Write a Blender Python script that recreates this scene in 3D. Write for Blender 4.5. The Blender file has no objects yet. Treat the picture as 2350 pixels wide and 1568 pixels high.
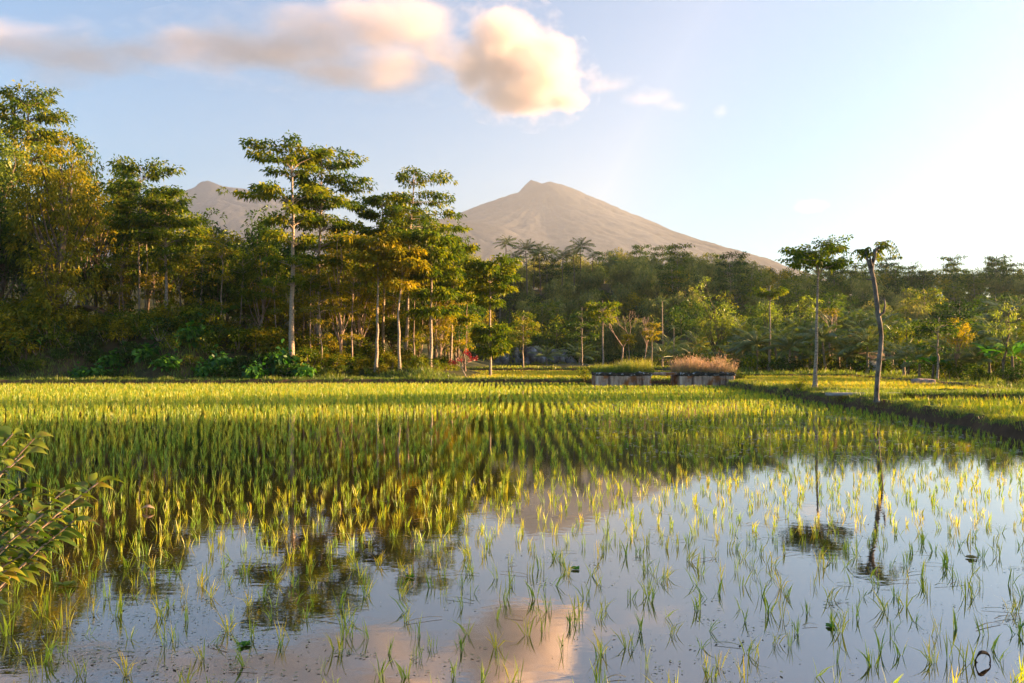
SUN_E, SUN_COL = 5.0, (1.0, .60, .28)
SKY_S, AIR, DUST, OZONE, SKY_SAT, EXPO = .08, 1.0, 2.2, 2.5, 1.10, 2.3
HAZE, HAZE_COL = .00009, (.82, .88, .96)
import bpy, bmesh, math, random
import numpy as np
from mathutils import Vector, Matrix, noise

# ------------------------------------------------------------------ basics
K, H = 1828.0, 2.2            # lens and eye height used when reading distances off the photograph
SUN_BEARING, SUN_ELEV = 82.0, 9.5
TS = 1 / math.tan(math.radians(SUN_BEARING))
scene = bpy.context.scene
C = scene.collection
rad = math.radians

def P(X, Y, d):
    """a point seen in direction (X, Y) at depth d metres"""
    return np.array([(X - 1175.0) / K * d, d, H + (822.0 - Y) / K * d])

def tag(o, label=None, cat=None, group=None, kind=None):
    if label: o['label'] = label
    if cat: o['category'] = cat
    if group: o['group'] = group
    if kind: o['kind'] = kind
    return o

def empty(name, loc, rz=0.0, s=1.0):
    o = bpy.data.objects.new(name, None)
    C.objects.link(o)
    o.location = [float(v) for v in loc]
    o.rotation_euler = (0, 0, rz)
    o.scale = (s, s, s)
    o.empty_display_size = 0.3
    return o

class Geo:
    """collects vertices and faces, then links them as one mesh object"""
    def __init__(self):
        self.V, self.T, self.F, self.n = [], [], [], 0
    def add(self, v, f, tone=0.5):
        v = np.asarray(v, float).reshape(-1, 3)
        f = np.asarray(f, int)
        t = np.full(len(v), tone, float) if np.isscalar(tone) else np.asarray(tone, float)
        self.V.append(v); self.T.append(t); self.F.append(f + self.n); self.n += len(v)
    def mesh(self, name, smooth=False):
        me = bpy.data.meshes.new(name)
        V = np.concatenate(self.V); T = np.concatenate(self.T)
        li = np.concatenate([f.ravel() for f in self.F])
        lt = np.concatenate([np.full(len(f), f.shape[1]) for f in self.F])
        ls = np.concatenate([[0], np.cumsum(lt)[:-1]])
        me.vertices.add(len(V)); me.vertices.foreach_set('co', V.ravel())
        me.loops.add(len(li)); me.loops.foreach_set('vertex_index', li.astype(np.int32))
        me.polygons.add(len(lt))
        me.polygons.foreach_set('loop_start', ls.astype(np.int32))
        me.polygons.foreach_set('loop_total', lt.astype(np.int32))
        if smooth: me.polygons.foreach_set('use_smooth', np.ones(len(lt), bool))
        a = me.attributes.new('tone', 'FLOAT', 'POINT'); a.data.foreach_set('value', T)
        me.update(calc_edges=True); me.validate()
        return me
    def build(self, name, mat, parent=None, smooth=False):
        me = self.mesh(name, smooth)
        me.materials.append(mat)
        o = bpy.data.objects.new(name, me); C.objects.link(o)
        if parent: o.parent = parent
        return o

def tube(g, pts, radii, k=7, tone=0.5, cap=True):
    pts = np.asarray(pts, float); n = len(pts)
    radii = np.broadcast_to(np.asarray(radii, float), (n,))
    T = np.gradient(pts, axis=0); T /= np.linalg.norm(T, axis=1)[:, None] + 1e-9
    up = np.array([0.31, 0.95, 0.05])
    A = np.cross(T, up); bad = np.linalg.norm(A, axis=1) < .15
    A[bad] = np.cross(T[bad], [1., 0, 0]); A /= np.linalg.norm(A, axis=1)[:, None]
    B = np.cross(T, A)
    a = np.arange(k) / k * 2 * np.pi
    ring = pts[:, None, :] + radii[:, None, None] * (np.cos(a)[None, :, None] * A[:, None] + np.sin(a)[None, :, None] * B[:, None])
    i = np.arange(n - 1)[:, None] * k; j = np.arange(k)[None]; j2 = (j + 1) % k
    f = np.stack([i + j, i + j2, i + k + j2, i + k + j], -1).reshape(-1, 4)
    g.add(ring.reshape(-1, 3), f, tone)
    if cap: g.F.append(np.array([np.arange(k)[::1] + g.n - k]))

def box(g, x0, x1, y0, y1, z0, z1, tone=.5):
    v = [(x, y, z) for z in (z0, z1) for y in (y0, y1) for x in (x0, x1)]
    g.add(v, [(0, 2, 3, 1), (4, 5, 7, 6), (0, 1, 5, 4), (2, 6, 7, 3), (0, 4, 6, 2), (1, 3, 7, 5)], tone)

def leaves(g, base, d, L, W, rng, tone, bend=.25):
    """n leaf blades, each a folded diamond: base point, direction, length, width"""
    n = len(base)
    d = d / (np.linalg.norm(d, axis=1)[:, None] + 1e-9)
    s = np.cross(d, rng.normal(0, 1, (n, 3)) + [0, 0, 1.2]); s /= np.linalg.norm(s, axis=1)[:, None] + 1e-9
    L = np.broadcast_to(L, (n,))[:, None]; W = np.broadcast_to(W, (n,))[:, None]
    mid = base + d * L * .45 + [0, 0, 0.04] * L
    tip = base + d * L + np.array([0, 0, -1.]) * L * bend
    v = np.stack([base, mid + s * W * .5, tip, mid - s * W * .5], 1).reshape(-1, 3)
    f = np.arange(4 * n).reshape(n, 4)
    g.add(v, f, np.repeat(np.broadcast_to(tone, (n,)), 4))

def clusters(g, cen, out, rng, m=12, R=.45, L=.3, W=.13, flat=.55, droop=.35, tone=(.3, .8)):
    """m leaves round every cluster centre"""
    n = len(cen)
    off = rng.normal(0, 1, (n, m, 3)); off /= np.linalg.norm(off, axis=2)[..., None]
    off *= rng.uniform(.1, 1, (n, m, 1)) ** .6 * R
    off[..., 2] *= flat
    b = (cen[:, None] + off).reshape(-1, 3)
    d = (off / R * 1.0 + out[:, None] * .5 + rng.normal(0, .45, (n, m, 3)) + [0, 0, -droop]).reshape(-1, 3)
    t = np.repeat(rng.uniform(*tone, n), m) + rng.normal(0, .09, n * m)
    leaves(g, b, d, L * rng.uniform(.7, 1.25, n * m), W * rng.uniform(.7, 1.2, n * m), rng, np.clip(t, 0, 1))

# ------------------------------------------------------------------ materials
def newmat(name):
    m = bpy.data.materials.new(name); m.use_nodes = True
    nt = m.node_tree; nt.nodes.clear()
    out = nt.nodes.new('ShaderNodeOutputMaterial')
    return m, nt, out
def N(nt, t, **kw):
    n = nt.nodes.new(t)
    for k, v in kw.items():
        if k.startswith('i_'):
            key = k[2:]; key = int(key) if key.isdigit() else key.replace('_', ' ')
            n.inputs[key].default_value = v
        else: setattr(n, k, v)
    return n
def ramp(nt, fac, stops, interp='LINEAR'):
    r = nt.nodes.new('ShaderNodeValToRGB'); r.color_ramp.interpolation = interp
    e = r.color_ramp.elements
    while len(e) < len(stops): e.new(.5)
    for k, (p, c) in enumerate(stops):
        e[k].position = p; e[k].color = (*c, 1) if len(c) == 3 else c
    nt.links.new(fac, r.inputs[0]); return r.outputs[0]
def math_(nt, op, a, b=None, c=None, clamp=False):
    n = nt.nodes.new('ShaderNodeMath'); n.operation = op; n.use_clamp = clamp
    for i, v in enumerate((a, b, c)):
        if v is None: continue
        if isinstance(v, (int, float)): n.inputs[i].default_value = v
        else: nt.links.new(v, n.inputs[i])
    return n.outputs[0]
def noise_(nt, vec, scale, detail=4, rough=.55):
    n = N(nt, 'ShaderNodeTexNoise'); n.inputs['Scale'].default_value = scale
    n.inputs['Detail'].default_value = detail; n.inputs['Roughness'].default_value = rough
    if vec is not None: nt.links.new(vec, n.inputs['Vector'])
    return n.outputs['Fac']

def leaf_mat(name, cols, trans=.45, gloss=.05, tcol=None, rough=.45):
    """leaf colours run along the per-leaf attribute 'tone', shifted a little per plant"""
    m, nt, out = newmat(name)
    at = N(nt, 'ShaderNodeAttribute', attribute_name='tone')
    oi = N(nt, 'ShaderNodeObjectInfo')
    t = math_(nt, 'ADD', at.outputs['Fac'], math_(nt, 'MULTIPLY_ADD', oi.outputs['Random'], .24, -.12), clamp=True)
    col = ramp(nt, t, [(i / (len(cols) - 1), c) for i, c in enumerate(cols)])
    df = N(nt, 'ShaderNodeBsdfDiffuse'); nt.links.new(col, df.inputs[0])
    tr = N(nt, 'ShaderNodeBsdfTranslucent')
    mx = N(nt, 'ShaderNodeMix', data_type='RGBA', blend_type='MULTIPLY'); mx.inputs[0].default_value = 1
    nt.links.new(col, mx.inputs[6]); mx.inputs[7].default_value = (*(tcol or (1.5, 1.5, .7)), 1)
    nt.links.new(mx.outputs[2], tr.inputs[0])
    a = N(nt, 'ShaderNodeMixShader'); a.inputs[0].default_value = trans
    nt.links.new(df.outputs[0], a.inputs[1]); nt.links.new(tr.outputs[0], a.inputs[2])
    gl = N(nt, 'ShaderNodeBsdfGlossy'); gl.inputs['Roughness'].default_value = rough
    b = N(nt, 'ShaderNodeMixShader'); b.inputs[0].default_value = gloss
    nt.links.new(a.outputs[0], b.inputs[1]); nt.links.new(gl.outputs[0], b.inputs[2])
    nt.links.new(b.outputs[0], out.inputs[0])
    return m

def bark_mat(name, c1, c2, scale=6., bump=.35, stretch=(1, 1, .35)):
    m, nt, out = newmat(name)
    tc = N(nt, 'ShaderNodeTexCoord'); mp = N(nt, 'ShaderNodeMapping'); mp.inputs['Scale'].default_value = stretch
    nt.links.new(tc.outputs['Object'], mp.inputs[0])
    n1 = noise_(nt, mp.outputs[0], scale, 6, .65)
    col = ramp(nt, n1, [(.35, c1), (.62, c2)])
    bs = N(nt, 'ShaderNodeBsdfPrincipled'); bs.inputs['Roughness'].default_value = .85
    bs.inputs['Specular IOR Level'].default_value = .25
    nt.links.new(col, bs.inputs['Base Color'])
    bp = N(nt, 'ShaderNodeBump'); bp.inputs['Strength'].default_value = bump; bp.inputs['Distance'].default_value = .05
    nt.links.new(noise_(nt, mp.outputs[0], scale * 2.5, 5, .6), bp.inputs['Height']); nt.links.new(bp.outputs[0], bs.inputs['Normal'])
    nt.links.new(bs.outputs[0], out.inputs[0])
    return m

def rough_mat(name, stops, scale=1., detail=6, bump=.4, bdist=.1, second=None):
    """earth, stone, plaster: noise-driven colours with a bumped surface"""
    m, nt, out = newmat(name)
    tc = N(nt, 'ShaderNodeTexCoord')
    n1 = noise_(nt, tc.outputs['Object'], scale, detail, .62)
    col = ramp(nt, n1, stops)
    bs = N(nt, 'ShaderNodeBsdfPrincipled'); bs.inputs['Roughness'].default_value = .9
    bs.inputs['Specular IOR Level'].default_value = .2
    nt.links.new(col, bs.inputs['Base Color'])
    bp = N(nt, 'ShaderNodeBump'); bp.inputs['Strength'].default_value = bump; bp.inputs['Distance'].default_value = bdist
    nt.links.new(noise_(nt, tc.outputs['Object'], scale * 4, 6, .65), bp.inputs['Height']); nt.links.new(bp.outputs[0], bs.inputs['Normal'])
    nt.links.new(bs.outputs[0], out.inputs[0])
    return m

def volume_mat(name, dens, col=(1, 1, 1), aniso=0.0):
    m, nt, out = newmat(name)
    v = N(nt, 'ShaderNodeVolumePrincipled')
    v.inputs['Color'].default_value = (*col, 1); v.inputs['Anisotropy'].default_value = aniso
    if isinstance(dens, float): v.inputs['Density'].default_value = dens
    nt.links.new(v.outputs[0], out.inputs['Volume'])
    return m, nt, v

# ------------------------------------------------------------------ camera, sun, sky
cam = bpy.data.cameras.new('camera'); cam.lens = 36.0 * K / 2350.0; cam.sensor_width = 36.0
cam.shift_y = (822.0 - 784.0) / 2350.0; cam.clip_start = .1; cam.clip_end = 60000
co = bpy.data.objects.new('camera', cam); C.objects.link(co)
co.location = (0, 0, H); co.rotation_euler = (rad(90), 0, 0); scene.camera = co

b, e = rad(SUN_BEARING), rad(SUN_ELEV)
to_sun = Vector((math.sin(b) * math.cos(e), math.cos(b) * math.cos(e), math.sin(e)))
sl = bpy.data.lights.new('sun', 'SUN'); sl.energy = SUN_E; sl.angle = rad(.6); sl.color = SUN_COL
so = bpy.data.objects.new('sun', sl); C.objects.link(so)
so.rotation_euler = (-to_sun).to_track_quat('-Z', 'Y').to_euler(); so.location = (60, 20, 60)

w = bpy.data.worlds.new('World'); scene.world = w; w.use_nodes = True
nt = w.node_tree
bg = nt.nodes.get('Background') or nt.nodes.new('ShaderNodeBackground')
sky = nt.nodes.new('ShaderNodeTexSky'); sky.sky_type = 'NISHITA'; sky.sun_disc = False
sky.sun_elevation = e; sky.sun_rotation = b
sky.altitude = 0; sky.air_density = AIR; sky.dust_density = DUST; sky.ozone_density = OZONE
hs = nt.nodes.new('ShaderNodeHueSaturation'); hs.inputs['Saturation'].default_value = SKY_SAT
nt.links.new(sky.outputs[0], hs.inputs['Color']); nt.links.new(hs.outputs[0], bg.inputs[0]); bg.inputs[1].default_value = SKY_S
scene.view_settings.view_transform = 'Standard'; scene.view_settings.look = 'None'
scene.view_settings.exposure = EXPO; scene.view_settings.gamma = 1; scene.view_settings.use_curve_mapping = False
cy = scene.cycles
cy.use_denoising = True; cy.max_bounces = 6; cy.diffuse_bounces = 2; cy.glossy_bounces = 3; cy.transmission_bounces = 3
cy.transparent_max_bounces = 4; cy.volume_bounces = 3; cy.volume_max_steps = 160; cy.volume_step_rate = .6
cy.sample_clamp_indirect = 4.0
# ------------------------------------------------------------------ haze, clouds, mountains
hm, _, _ = volume_mat('haze_air', HAZE, HAZE_COL, .55)
g = Geo(); box(g, -7000, 760, -60, 9600, -4, 1370)
tag(g.build('haze', hm), 'thin warm evening haze lying over the fields, woods and mountain', kind='stuff')

def ridge(name, prof, d, W, mat, rough, seed, label, xp, nx=420, ny=150, below=-60, flat=1.0):
    """mountain as a real height field: a worn cone round (xp, d) whose outline at depth d follows prof, cut by radial gullies"""
    px = np.array([(p[0] - 1175) / K * d for p in prof]); pz = np.array([H + (822 - p[1]) / K * d for p in prof])
    xc = (xp - 1175) / K * d
    xs = np.linspace(px[0], px[-1], nx); ys = np.linspace(d - W, d + W, ny)
    X, Y = np.meshgrid(xs, ys)
    DX, DY = X - xc, (Y - d) * flat
    Rr = np.sqrt(DX ** 2 + DY ** 2) + 1e-6
    wr = (DX / Rr + 1) / 2; wr = wr * wr * (3 - 2 * wr)
    Z = wr * np.interp(xc + Rr, px, pz) + (1 - wr) * np.interp(xc - Rr, px, pz)
    th = np.arctan2(DY, DX)
    for i in range(ny):
        for j in range(nx):
            r_, t_ = Rr[i, j], th[i, j]
            far = min(1., abs(DY[i, j]) / 110.)
            wob = noise.noise(Vector((X[i, j] * .004, Y[i, j] * .004, seed))) * .04
            g1 = abs(noise.fractal(Vector((math.cos(t_ + wob) * 7., math.sin(t_ + wob) * 7., seed + r_ * .0012)), .8, 2.1, 5))
            fine = noise.fractal(Vector((X[i, j] * .012, Y[i, j] * .012, seed)), .8, 2., 5)
            Z[i, j] += -g1 * rough * far * min(1., r_ / 330.) + fine * rough * .30
    Z -= .55 * np.minimum(np.abs(Y - d), 260.) * np.exp(-np.abs(DX) / 900.)
    edge = np.minimum(1, np.minimum(Y - ys[0], ys[-1] - Y) / 350.)
    Z = np.where(edge < 1, Z * edge + (1 - edge) * below, Z)
    g = Geo()
    i, j = np.meshgrid(np.arange(ny - 1), np.arange(nx - 1), indexing='ij')
    a = i * nx + j
    g.add(np.stack([X, Y, Z], -1).reshape(-1, 3), np.stack([a, a + 1, a + nx + 1, a + nx], -1).reshape(-1, 4))
    return tag(g.build(name, mat, smooth=True), label, kind='structure')
mm = rough_mat('mountain_slope', [(.3, (.028, .031, .033)), (.5, (.042, .042, .042)), (.7, (.070, .064, .056))], scale=.010, bump=.6, bdist=8)
prof = [(480, 700), (800, 560), (960, 520), (1045, 492), (1080, 478), (1130, 460), (1170, 447), (1190, 440), (1205, 424), (1218, 411), (1228, 415), (1243, 421),
        (1262, 414), (1275, 419), (1297, 424), (1340, 443), (1400, 468), (1450, 490), (1500, 510), (1560, 538), (1620, 566), (1680, 590), (1740, 611), (1800, 640), (1900, 680), (2150, 760)]
ridge('mountain', prof, 5500, 2300, mm, 20, 3.3, 'broad volcano with a notched double peak behind the wood', 1240, 460, 220)
prof2 = [(560, 640), (800, 540), (980, 500), (1045, 504), (1110, 514), (1160, 523), (1185, 535), (1210, 556), (1260, 585), (1400, 650), (1600, 740)]
ridge('foothill', prof2, 4300, 900, mm, 16, 8.1, 'low ridge in front of the left foot of the volcano', 1045, 260, 110)
prof3 = [(60, 600), (250, 500), (380, 450), (420, 438), (445, 430), (462, 418), (480, 410), (500, 420), (530, 429), (565, 434), (600, 442), (700, 470), (900, 560), (1000, 640)]
ridge('far_mountain', prof3, 5800, 1900, mm, 40, 5.7, 'small grey peak between the trees on the left', 480, 300, 130)

def cloud(name, label, blobs, d, dens, amp, seed, nscale, aniso=.2, thr=.12, stretch=(1, 1, 1.35), pw=1.5):
    """soft volume: a union of ellipsoids (X, Y, rx, ry in picture units at depth d) eaten by noise"""
    E = []
    for (X, Y, rx, ry) in blobs:
        c = P(X, Y, d); E.append((c, rx / K * d, ry / K * d))
    mid = np.mean([q[0] for q in E], 0)
    bm = bmesh.new()
    for c, rx, rz in E:
        ry = .45 * (rx + rz)
        m = Matrix.Translation(Vector(c - mid)) @ Matrix.Diagonal((rx * 1.3, ry * 1.3, rz * 1.35, 1))
        bmesh.ops.create_icosphere(bm, subdivisions=2, radius=1, matrix=m)
    r = bmesh.ops.convex_hull(bm, input=bm.verts)
    bmesh.ops.delete(bm, geom=list(set(r['geom_interior'] + r['geom_unused'])), context='VERTS')
    me = bpy.data.meshes.new(name); bm.to_mesh(me); bm.free()
    m, nt, v = volume_mat(name + '_vapour', None, CLOUD_COL, aniso)
    tc = N(nt, 'ShaderNodeTexCoord').outputs['Object']
    of = N(nt, 'ShaderNodeVectorMath', operation='ADD'); nt.links.new(tc, of.inputs[0]); of.inputs[1].default_value = (seed * 977, seed * 311, 0)
    st = N(nt, 'ShaderNodeVectorMath', operation='MULTIPLY'); nt.links.new(of.outputs[0], st.inputs[0]); st.inputs[1].default_value = stretch
    nz = N(nt, 'ShaderNodeTexNoise'); nz.inputs['Scale'].default_value = nscale * .55; nz.inputs['Detail'].default_value = 2
    nt.links.new(st.outputs[0], nz.inputs['Vector'])
    wv = N(nt, 'ShaderNodeVectorMath', operation='MULTIPLY_ADD'); nt.links.new(nz.outputs['Color'], wv.inputs[0])
    k = amp[1] * 2; wv.inputs[1].default_value = (k, k, k * .7); wv.inputs[2].default_value = (-k / 2, -k / 2, -k * .35)
    ad = N(nt, 'ShaderNodeVectorMath', operation='ADD'); nt.links.new(tc, ad.inputs[0]); nt.links.new(wv.outputs[0], ad.inputs[1])
    pos = ad.outputs[0]
    acc = None
    for c, rx, rz in E:
        ry = .45 * (rx + rz); q = c - mid
        s = N(nt, 'ShaderNodeVectorMath', operation='MULTIPLY_ADD'); nt.links.new(pos, s.inputs[0])
        s.inputs[1].default_value = (1 / rx, 1 / ry, 1 / rz); s.inputs[2].default_value = (-q[0] / rx, -q[1] / ry, -q[2] / rz)
        dt = N(nt, 'ShaderNodeVectorMath', operation='LENGTH'); nt.links.new(s.outputs[0], dt.inputs[0])
        f = math_(nt, 'SUBTRACT', 1.0, dt.outputs['Value'], clamp=True)
        acc = f if acc is None else math_(nt, 'SMOOTH_MAX', acc, f, .2)
    fb = noise_(nt, st.outputs[0], nscale, 7, .60)
    x = math_(nt, 'MULTIPLY_ADD', fb, amp[0], -amp[0] * .5)
    x = math_(nt, 'ADD', acc, x)
    x = math_(nt, 'SUBTRACT', x, thr, clamp=True)
    x = math_(nt, 'POWER', x, pw)
    x = math_(nt, 'MULTIPLY', x, dens)
    x = math_(nt, 'MULTIPLY', x, math_(nt, 'MULTIPLY', acc, 8., clamp=True))
    nt.links.new(x, v.inputs['Density'])
    me.materials.append(m)
    o = bpy.data.objects.new(name, me); C.objects.link(o); o.location = mid
    tag(o, label, 'cloud', None, 'stuff')
    return o
CLOUD_COL = (1, .89, .83)
D = 5600
cloud('cloud', 'glowing peach and white heap of cloud above the mountain, the brightest and roundest of the clouds',
      [(1160, 130, 125, 120), (1225, 180, 125, 95), (1150, 85, 90, 75), (1270, 120, 60, 60), (1290, 232, 70, 34), (1190, 222, 120, 56), (1085, 150, 60, 80)], D, .036, (.74, 80), 1.7, .0072, pw=1.3, thr=.11)
cloud('cloud', 'long grey-mauve cloud bank with peach edge left of the glowing cloud heap',
      [(965, 70, 130, 95), (860, 55, 190, 85), (720, 90, 170, 95), (890, 160, 190, 65), (1010, 130, 80, 80), (640, 110, 170, 70), (520, 112, 200, 66), (400, 105, 150, 52), (1040, 115, 80, 50), (320, 110, 110, 34), (760, 165, 170, 45)], D - 330, .013, (1.0, 190), 4.1, .0052, thr=.13, stretch=(.6, 1, 1.5))
cloud('cloud', 'thin grey cloud at the upper left corner of the sky',
      [(60, 100, 230, 76), (190, 130, 200, 80), (290, 130, 140, 46), (-80, 90, 190, 60)], D - 500, .008, (1.1, 190), 6.4, .0052, thr=.17, stretch=(.55, 1, 1.5))
cloud('cloud', 'faint pink wisps trailing to the right of the glowing cloud heap',
      [(1395, 192, 90, 30), (1490, 225, 90, 28), (1545, 243, 60, 22), (1650, 258, 26, 24)], D, .003, (1.2, 110), 9.4, .008, thr=.2)
cloud('cloud', 'tiny pale yellow cloud low in the bright right-hand sky',
      [(1858, 474, 48, 22), (1876, 470, 36, 17)], 9500, .0032, (.6, 30), 2.4, .012)
# ------------------------------------------------------------------ water
m, nt, out = newmat('paddy_water')
tc = N(nt, 'ShaderNodeTexCoord')
mp = N(nt, 'ShaderNodeMapping'); mp.inputs['Scale'].default_value = (1, 1.6, 1); nt.links.new(tc.outputs['Object'], mp.inputs[0])
bp = N(nt, 'ShaderNodeBump'); bp.inputs['Strength'].default_value = .035; bp.inputs['Distance'].default_value = .02
nt.links.new(noise_(nt, mp.outputs[0], 5., 3, .5), bp.inputs['Height'])
gl = N(nt, 'ShaderNodeBsdfGlossy'); gl.inputs['Roughness'].default_value = .018; gl.inputs[0].default_value = (.93, .93, .93, 1)
df = N(nt, 'ShaderNodeBsdfDiffuse')
nt.links.new(ramp(nt, noise_(nt, tc.outputs['Object'], .8, 6), [(.35, (.014, .009, .004)), (.65, (.038, .023, .010))]), df.inputs[0])
lw = N(nt, 'ShaderNodeFresnel'); lw.inputs[0].default_value = 2.2
nt.links.new(bp.outputs[0], gl.inputs['Normal']); nt.links.new(bp.outputs[0], lw.inputs['Normal'])
mx = N(nt, 'ShaderNodeMixShader'); nt.links.new(math_(nt, 'MULTIPLY_ADD', lw.outputs[0], .9, .15, clamp=True), mx.inputs[0])
nt.links.new(df.outputs[0], mx.inputs[1]); nt.links.new(gl.outputs[0], mx.inputs[2]); nt.links.new(mx.outputs[0], out.inputs[0])
WATER = m
g = Geo(); g.add([(-75, -12, 0), (20, -12, 0), (20, 68, 0), (-75, 68, 0)], [(0, 1, 2, 3)])
tag(g.build('water', WATER), 'still flooded water of the near rice paddy mirroring sky and trees', kind='structure')
# ------------------------------------------------------------------ shared materials
GREEN = leaf_mat('leaf_green', [(.018, .048, .004), (.085, .14, .005), (.29, .27, .008)], .42, .015)
GOLD = leaf_mat('leaf_gold', [(.05, .08, .004), (.19, .18, .006), (.44, .31, .010)], .42, .015)
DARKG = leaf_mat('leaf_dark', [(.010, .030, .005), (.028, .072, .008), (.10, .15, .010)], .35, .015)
LIME = leaf_mat('leaf_lime', [(.07, .12, .010), (.15, .21, .014), (.24, .28, .02)], .5, .05)
BAMBOO = leaf_mat('leaf_bamboo', [(.06, .10, .02), (.19, .21, .05), (.38, .33, .09)], .38, .015)
PALM = leaf_mat('palm_frond', [(.03, .075, .010), (.10, .17, .016), (.30, .30, .03)], .35, .12, rough=.4)
RICE = leaf_mat('rice_blade', [(.08, .19, .008), (.19, .30, .010), (.38, .38, .014), (.52, .35, .03)], .5, .04, (1.5, 1.4, .6))
GRASS = leaf_mat('grass_blade', [(.06, .12, .012), (.14, .20, .018), (.28, .26, .03)], .45, .04)
DRYGRASS = leaf_mat('dry_grass', [(.12, .15, .02), (.30, .24, .10), (.42, .30, .20)], .4, .03, (1.3, 1.1, .9))
RED = leaf_mat('red_leaf', [(.18, .012, .012), (.38, .02, .02)], .4, .05, (1.4, .8, .8))
BIG = leaf_mat('broad_leaf', [(.015, .08, .01), (.035, .14, .012), (.10, .24, .015)], .4, .03, rough=.5)
BUSHLEAF = leaf_mat('shrub_leaf', [(.020, .06, .005), (.06, .12, .006), (.20, .24, .008), (.30, .16, .02)], .42, .05, rough=.5)
nt = BUSHLEAF.node_tree      # brown blotches on the shrub's leaves
rp_ = [n for n in nt.nodes if n.type == 'VALTORGB'][0]; tgt = [l.to_socket for l in nt.links if l.from_node == rp_]
mx = N(nt, 'ShaderNodeMix', data_type='RGBA'); tc = N(nt, 'ShaderNodeTexCoord')
nt.links.new(ramp(nt, noise_(nt, tc.outputs['Object'], 22., 6, .7), [(.52, (0, 0, 0)), (.68, (.85, .85, .85))]), mx.inputs[0])
nt.links.new(rp_.outputs[0], mx.inputs[6]); mx.inputs[7].default_value = (.16, .085, .02, 1)
for t_ in tgt: nt.links.new(mx.outputs[2], t_)
PALE = bark_mat('bark_pale', (.16, .12, .085), (.40, .32, .24), 5, .5, (1, 1, 2.6))
BROWN = bark_mat('bark_brown', (.07, .05, .035), (.20, .15, .10), 7, .6)
DEADB = bark_mat('bark_pollard', (.045, .035, .025), (.24, .20, .155), 5, .9, (1, 1, .5))
TWIG = bark_mat('bark_twig', (.16, .10, .07), (.42, .31, .24), 6, .3)

# ------------------------------------------------------------------ tree builders (return trunk Geo, crown Geo, at the origin)
def trunk_path(rng, h, lean, wob, n=14, dx=0):
    t = np.linspace(0, 1, n)
    w = np.cumsum(rng.normal(0, wob, (n, 2)), 0); w -= w[0] + (w[-1] - w[0]) * t[:, None]
    x = lean[0] * t ** 1.3 + w[:, 0]; y = lean[1] * t ** 1.3 + w[:, 1]
    return np.stack([x, y, t * h], 1)

def at(path, z):
    return np.array([np.interp(z, path[:, 2], path[:, 0]), np.interp(z, path[:, 2], path[:, 1]), z])

def trunk_tube(g, rng, path, r0, r1, k=9, flare=True):
    t = np.linspace(0, 1, len(path))
    r = r0 + (r1 - r0) * t ** .9
    if flare: r[0] *= 1.45; r[1] *= 1.04
    tube(g, path, r * (1 + rng.normal(0, .035, len(r))), k)

def tier_tree(seed, h, r0, tiers, lean=(0, 0), leaf=.34, m=13, wob=.05, skew=0., spacing=.55, tone=(.2, .9), fork=None):
    """tall bare trunk carrying flat layers of foliage on long rising boughs. tiers: (height, radius, boughs, rise)"""
    rng = np.random.default_rng(seed)
    tg, cg = Geo(), Geo()
    path = trunk_path(rng, h, lean, wob)
    trunk_tube(tg, rng, path, r0, r0 * .22)
    cen, out = [], []
    for (z, R, nb, rise) in tiers:
        a0 = rng.uniform(0, 6.28)
        for b_ in range(nb):
            a = a0 + b_ * 6.283 / nb + rng.normal(0, .3)
            L = R * rng.uniform(.62, 1.08) * (1 + skew * math.cos(a))
            z0 = z + rng.normal(0, .10) * min(R, 2)
            z0 = min(z0, h * .995)
            s = at(path, z0)
            u = np.linspace(0, 1, 7)
            da = rng.normal(0, .22)
            ang = a + da * u
            bx = s[0] + L * u * np.cos(ang); by = s[1] + L * u * np.sin(ang)
            bz = z0 + rise * (u ** .7) + rng.normal(0, .05, 7) * u * R * .3 - .12 * L * u ** 3
            bp_ = np.stack([bx, by, bz], 1)
            br = max(.02, r0 * .30 * (1 - z / h * .6))
            tube(tg, bp_, np.linspace(br, .012, 7), 5, cap=False)
            nt_ = max(3, int(L / spacing * 1.6))
            for q in range(nt_):
                uu = rng.uniform(.28, 1.0) ** .8
                pc = np.array([np.interp(uu, u, bp_[:, c_]) for c_ in range(3)])
                side = np.array([-math.sin(a), math.cos(a), 0]) * rng.normal(0, .17) * L * (.4 + uu * .9)
                fw = np.array([math.cos(a), math.sin(a), 0]) * abs(rng.normal(0, .10)) * L
                end = pc + side + fw + [0, 0, rng.uniform(0, .28) * min(1.4, R * .3)]
                if q % 2 == 0: tube(tg, np.array([pc, (pc + end) / 2 + [0, 0, -.03], end]), [.02, .014, .008], 4, cap=False)
                cen.append(end); o_ = end - s; out.append(o_ / (np.linalg.norm(o_) + 1e-6))
    clusters(cg, np.array(cen), np.array(out), rng, m=m, R=leaf * 1.5, L=leaf, W=leaf * .45, flat=.5, droop=.45, tone=tone)
    return tg, cg

def lumps(rng, c, r, n, size=(.34, .55)):
    """sub-crowns scattered through one large ellipsoid"""
    o = []
    for _ in range(n):
        v = rng.normal(0, 1, 3); v /= np.linalg.norm(v); v *= rng.uniform(.35, .78)
        s = rng.uniform(*size)
        o.append((np.array(c) + v * r, np.array(r) * s * [1, 1, rng.uniform(.7, 1.05)]))
    return o

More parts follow.
